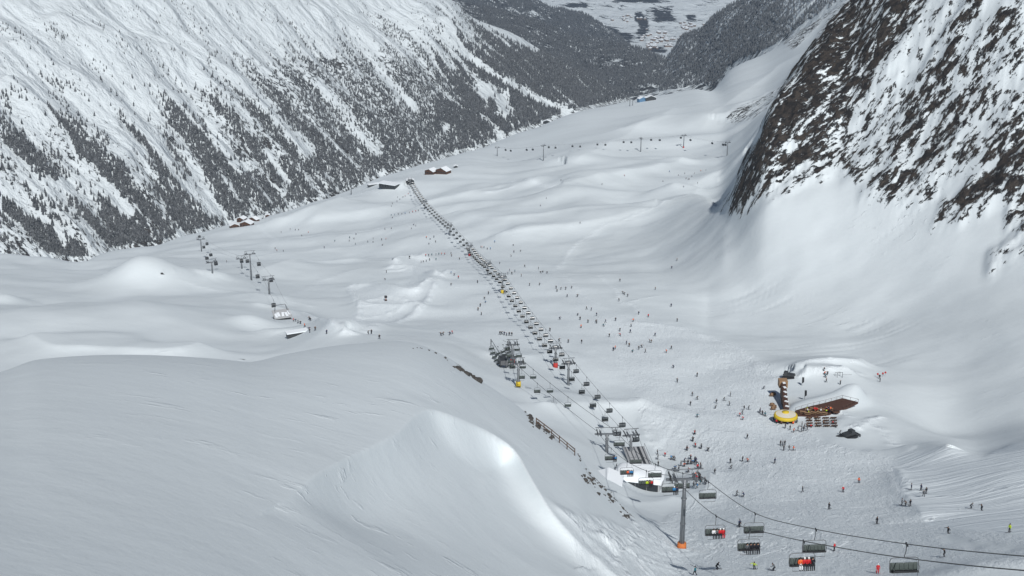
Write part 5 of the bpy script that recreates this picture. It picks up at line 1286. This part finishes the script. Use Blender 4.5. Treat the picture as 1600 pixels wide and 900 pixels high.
# snow groomers
def groomer(px, py, rz, label, blade=True):
    p = near.cast(px, py, 0, 350); o = empty('snow_groomer', p, rz, label, 'snow groomer')
    for s in (-1, 1):
        pr = [(-2.2, .0), (1.9, .0), (2.3, .45), (2.0, .85), (-2.2, .85), (-2.5, .45)]
        m = MB(); m.extr(pr, s*1.35-.5, s*1.35+.5); m.build('track', M['black'], o)
    m = MB(); m.box((0, -.8, 1.25), (2.0, 2.8, .8)); m.build('body', M['dsteel'], o)
    m = MB(); m.box((0, 1.0, 1.6), (2.1, 1.7, 1.5), 0, 0, .78); c_ = m.build('cab', M['dsteel'], o); g = MB(); g.box((0, 1.72, 1.75), (1.7, .1, .8), 0, 0, 1, R(-10)); g.build('windscreen', M['glass'], c_)
    if blade: m = MB(); m.extr([(2.75, .1), (2.95, .1), (3.15, .6), (2.95, 1.1), (2.8, 1.1), (2.95, .6)], -2.1, 2.1); m.build('blade', M['steel'], o)
    m = MB(); m.box((0, -3.0, .35), (4.0, .9, .5)); m.build('tiller', M['dsteel'], o)
groomer(1326, 683, R(-58), 'dark snow groomer with front blade parked on churned snow beside the deck chairs')
groomer(1232, 590, R(70), 'dark snow groomer at the uphill end of the narrow timber hall', False)
# play area
for a, b, l in [(1253, 603, 'farther'), (1257, 624, 'nearer')]:
    p = near.cast(a, b, 0, 350); o = empty('feather_flag', p, R(30), f'{l} dark slanted flag on the snow behind the sun deck', 'flag')
    m = MB(); m.tube([(0, 0, -.3), (-.15, 0, 3.6)], .05, n=5); m.build('pole', M['dsteel'], o); m = MB(); m.add([(.0, .03, 1.0), (.95, .05, 1.3), (.75, -.02, 3.3), (-.13, .03, 3.5), (.0, -.03, 1.0), (.95, -.01, 1.3), (.75, -.08, 3.3), (-.13, -.03, 3.5)], [(0,1,2,3),(7,6,5,4),(0,4,5,1),(1,5,6,2),(2,6,7,3),(3,7,4,0)]); m.build('cloth', M['black'], o)
p = near.cast(1312, 590, 0, 350); o = empty('metal_frame', p, R(20), 'small square metal frame gate on the snow behind the deck', 'frame')
m = MB(); m.tube([(-1.1, 0, -.2), (-1.1, 0, 2), (1.1, 0, 2), (1.1, 0, -.2)], .09, n=5); m.build('arch', M['dsteel'], o); m = MB(); m.tube([(-1.1, 1.6, -.2), (-1.1, 1.6, 1.5), (1.1, 1.6, 1.5), (1.1, 1.6, -.2)], .08, n=5); m.build('rear_arch', M['dsteel'], o)
m = MB(); m.tube([(1.1, 0, 1.0), (4.5, -1.0, .9)], .05, n=4); m.build('rail', M['dsteel'], o)
for k, (a, b) in enumerate([(1371, 590), (1379, 589), (1383, 587.5)]):
    p = near.cast(a, b, 0, 350); o = empty('marker_ball', p, 0, ['red ball on a short pole, closest to the two people behind the deck', 'red ball on a short pole, middle one of three', 'red ball on a short pole, farthest uphill of three'][k], 'marker ball')
    m = MB(); m.tube([(0, 0, -.2), (0, 0, 1.2)], .04, n=5); m.build('pole', M['steel'], o); m = MB(); m.lathe([(.01, -.4), (.25, -.32), (.4, 0), (.25, .32), (.01, .4)], (0, 0, 1.5), 12); m.build('ball', M['red'], o)
for a, b, j in [(1374, 592, 'black'), (1375, 597, 'grey')]: put_person(a, b, j, 'black', 'stand', f'person in {j} jacket beside the three red balls', 350)
for a, b, base, lab in [(603, 470, 'orange', 'round-headed snow gun with orange foot inside the ploughed snow basin'), (640, 404, None, 'small round-headed snow gun on the bright snow heap')]:
    p = near.cast(a, b, 0, 500); s_ = .72 if base else .5; o = empty('snow_gun', p, 0, lab, 'snow gun'); o.scale = (s_,)*3
    m = MB(); m.tube([(0, 0, -.4), (0, 0, 2.6)], .22, n=8); m.build('post', M['orange'] if base else M['steel'], o)
    m = MB(); m.extr([(1.2*math.cos(R(q)), 3.2+.95*math.sin(R(q))) for q in range(0, 360, 30)], -1.0, 1.0, 0, True); m.build('head', M['black'], o)
    m = MB(); m.box((0, 0, .2), (1.8, 1.8, .5)); m.build('base', M['dsteel'], o)
# ---- snow fence on the brow
fp = [(838, 664), (850, 673), (862, 682), (874, 692), (886, 702), (898, 712)]
F = ptsn(fp, 0, 180); o = empty('snow_fence', F[0], 0, 'dark wooden snow fence with two rails slanting along the brow of the near hill', 'fence')
m1 = []; line = [F[0].lerp(F[1], 0)]
for a, b in zip(F[:-1], F[1:]):
    n = max(1, round((b-a).length/2.6))
    for k in range(n): line.append(a.lerp(b, (k+1)/n))
for q in line:
    m = MB(); v = q-F[0]; m.tube([v+Vector((0, 0, -.6)), v+Vector((0, 0, 1.5))], .10, n=5); m.build('post', M['wood'], o)
for hgt in (.75, 1.35):
    m = MB(); m.tube([q-F[0]+Vector((0, .05, hgt)) for q in line], .11, n=4); m.build('rail', M['wood'], o)
# ---- boulders along the brow
rkm = plain('brow_rock', (.06, .056, .052), .9, 0, .5, 2.5)
RK = []
for v in range(4):
    bm = bmesh.new(); bmesh.ops.create_icosphere(bm, subdivisions=2, radius=.5); rr = random.Random(v)
    for q in bm.verts:
        c_ = q.co; k = .7+.7*abs(float(noise(np.array([c_.x*2.1+v*9]), np.array([c_.y*2.1+c_.z*1.7]), v)[0])); q.co = Vector((c_.x*k*1.25, c_.y*k, c_.z*k*.75))
    me = bpy.data.meshes.new('boulder'); bm.to_mesh(me); bm.free(); me.materials.append(rkm)
    b_o = bpy.data.objects.new('boulder', me); COL.objects.link(b_o); tag(b_o, 'x', 'rock'); RK.append(b_o)
rr = random.Random(21)
def boulders(P, n, spread, s0, s1, label, rmin=150):
    for k in range(n):
        u = rr.random()*(len(P)-1.001); i = int(u); a = P[i]; b = P[i+1]; f = u-i
        p = near.cast(a[0]+(b[0]-a[0])*f+rr.gauss(0, spread), a[1]+(b[1]-a[1])*f+abs(rr.gauss(0, spread*.6)), 0, rmin)
        if math.hypot(p.x, p.y) > 330 and rmin < 300: continue
        s_ = s0+(s1-s0)*rr.random()**2; o = place(RK[rr.randrange(4)], p, rr.uniform(0, 6), label, 'rocks breaking through the snow', s_)
boulders([(912, 742), (930, 752), (945, 766), (957, 782), (975, 800), (985, 808)], 60, 4.5, .25, 1.15, 'dark rock among many breaking through the snow on the brow below the shed')
boulders([(818, 642), (830, 656), (845, 668), (862, 682)], 22, 3, .4, 1.5, 'dark rock on the snow edge just uphill of the snow fence')
boulders([(902, 702), (906, 716), (915, 732), (924, 742)], 10, 1.5, .4, .9, 'small dark rock on the brow between snow fence and shed')
boulders([(712, 572), (722, 579), (738, 588), (745, 594)], 16, 2, .7, 2.4, 'dark rock at the crest above the first bend of the brow')
boulders([(640, 541), (670, 546), (700, 562)], 10, 2, .3, .7, 'pebble-sized rock along the smooth snow crest')
boulders([(300, 553), (330, 555), (384, 562)], 9, 2, .4, 1.4, 'small rock on the crest line of the wide near snowfield')
# ---- the air
hz = bpy.data.meshes.new('haze'); bm = bmesh.new(); bmesh.ops.create_cube(bm, size=1); bm.to_mesh(hz); bm.free()
ho = bpy.data.objects.new('haze', hz); COL.objects.link(ho); ho['kind'] = 'stuff'; ho['label'] = 'thin pale mountain haze'
ho.dimensions = (56000, 56000, 10); ho.scale = (56000, 56000, 3400); ho.location = (0, 0, -1690)
hm_ = bpy.data.materials.new('haze_air'); hm_.use_nodes = True; nt = hm_.node_tree; nt.nodes.clear()
out = nt.nodes.new('ShaderNodeOutputMaterial'); pv = nt.nodes.new('ShaderNodeVolumePrincipled')
pv.inputs['Color'].default_value = (.58, .76, 1, 1); pv.inputs['Density'].default_value = 3.4e-5; pv.inputs['Anisotropy'].default_value = .2
nt.links.new(pv.outputs[0], out.inputs['Volume']); hz.materials.append(hm_)
# ---- labels longer than sixteen words lose their least telling words
for o in COL.objects:
    l = o.get('label')
    if l and len(l.split()) > 16:
        for a, b in ((' and black trousers', ''), (' and grey trousers', ''), (', black trousers,', ','), (', grey trousers,', ','), (', white trousers,', ','), ('passenger in', 'rider in'), (' of the chair with', ' of chair with'), ('the open ', ''), (' the ', ' '), (' in front of ', ' before ')):
            if len(l.split()) > 16: l = l.replace(a, b, 1) if a != ' the ' else l.replace(a, b)
        o['label'] = ' '.join(l.split()[:16])
EXPO=-0.27
# ================================================================ camera, light, sky
cam = bpy.data.cameras.new('camera'); cam.sensor_width = 36; cam.lens = 36*FPX/1600
cam.clip_start = .5; cam.clip_end = 60000
co = bpy.data.objects.new('camera', cam); COL.objects.link(co)
co.rotation_euler = (math.pi/2-PITCH, 0, 0); scene.camera = co
SUN_AZ = 168.0; SUN_EL = 44.0                    # azimuth clockwise from +Y (view direction)
sv = Vector((math.sin(R(SUN_AZ))*math.cos(R(SUN_EL)), math.cos(R(SUN_AZ))*math.cos(R(SUN_EL)), math.sin(R(SUN_EL))))
sl = bpy.data.lights.new('sun', 'SUN'); sl.energy = 4.7; sl.angle = R(.6); sl.color = (1, .985, .96)
so = bpy.data.objects.new('sun', sl); COL.objects.link(so); so.rotation_euler = (-sv).to_track_quat('-Z', 'Y').to_euler()
w = bpy.data.worlds.new('World'); scene.world = w; w.use_nodes = True; nt = w.node_tree
sk = nt.nodes.new('ShaderNodeTexSky'); sk.sky_type = 'NISHITA'; sk.sun_disc = False
sk.sun_elevation = R(SUN_EL); sk.sun_rotation = R(SUN_AZ); sk.altitude = 2500; sk.dust_density = 2.5; sk.air_density = 1.0; sk.ozone_density = .8
bg = nt.nodes['Background']; bg.inputs['Strength'].default_value = .06
hs = nt.nodes.new('ShaderNodeHueSaturation'); hs.inputs['Saturation'].default_value = .85; nt.links.new(sk.outputs[0], hs.inputs['Color']); nt.links.new(hs.outputs[0], bg.inputs['Color'])
scene.view_settings.view_transform = 'Standard'; scene.view_settings.look = 'None'
scene.view_settings.exposure = EXPO; scene.view_settings.gamma = 1
scene.render.engine = 'CYCLES'
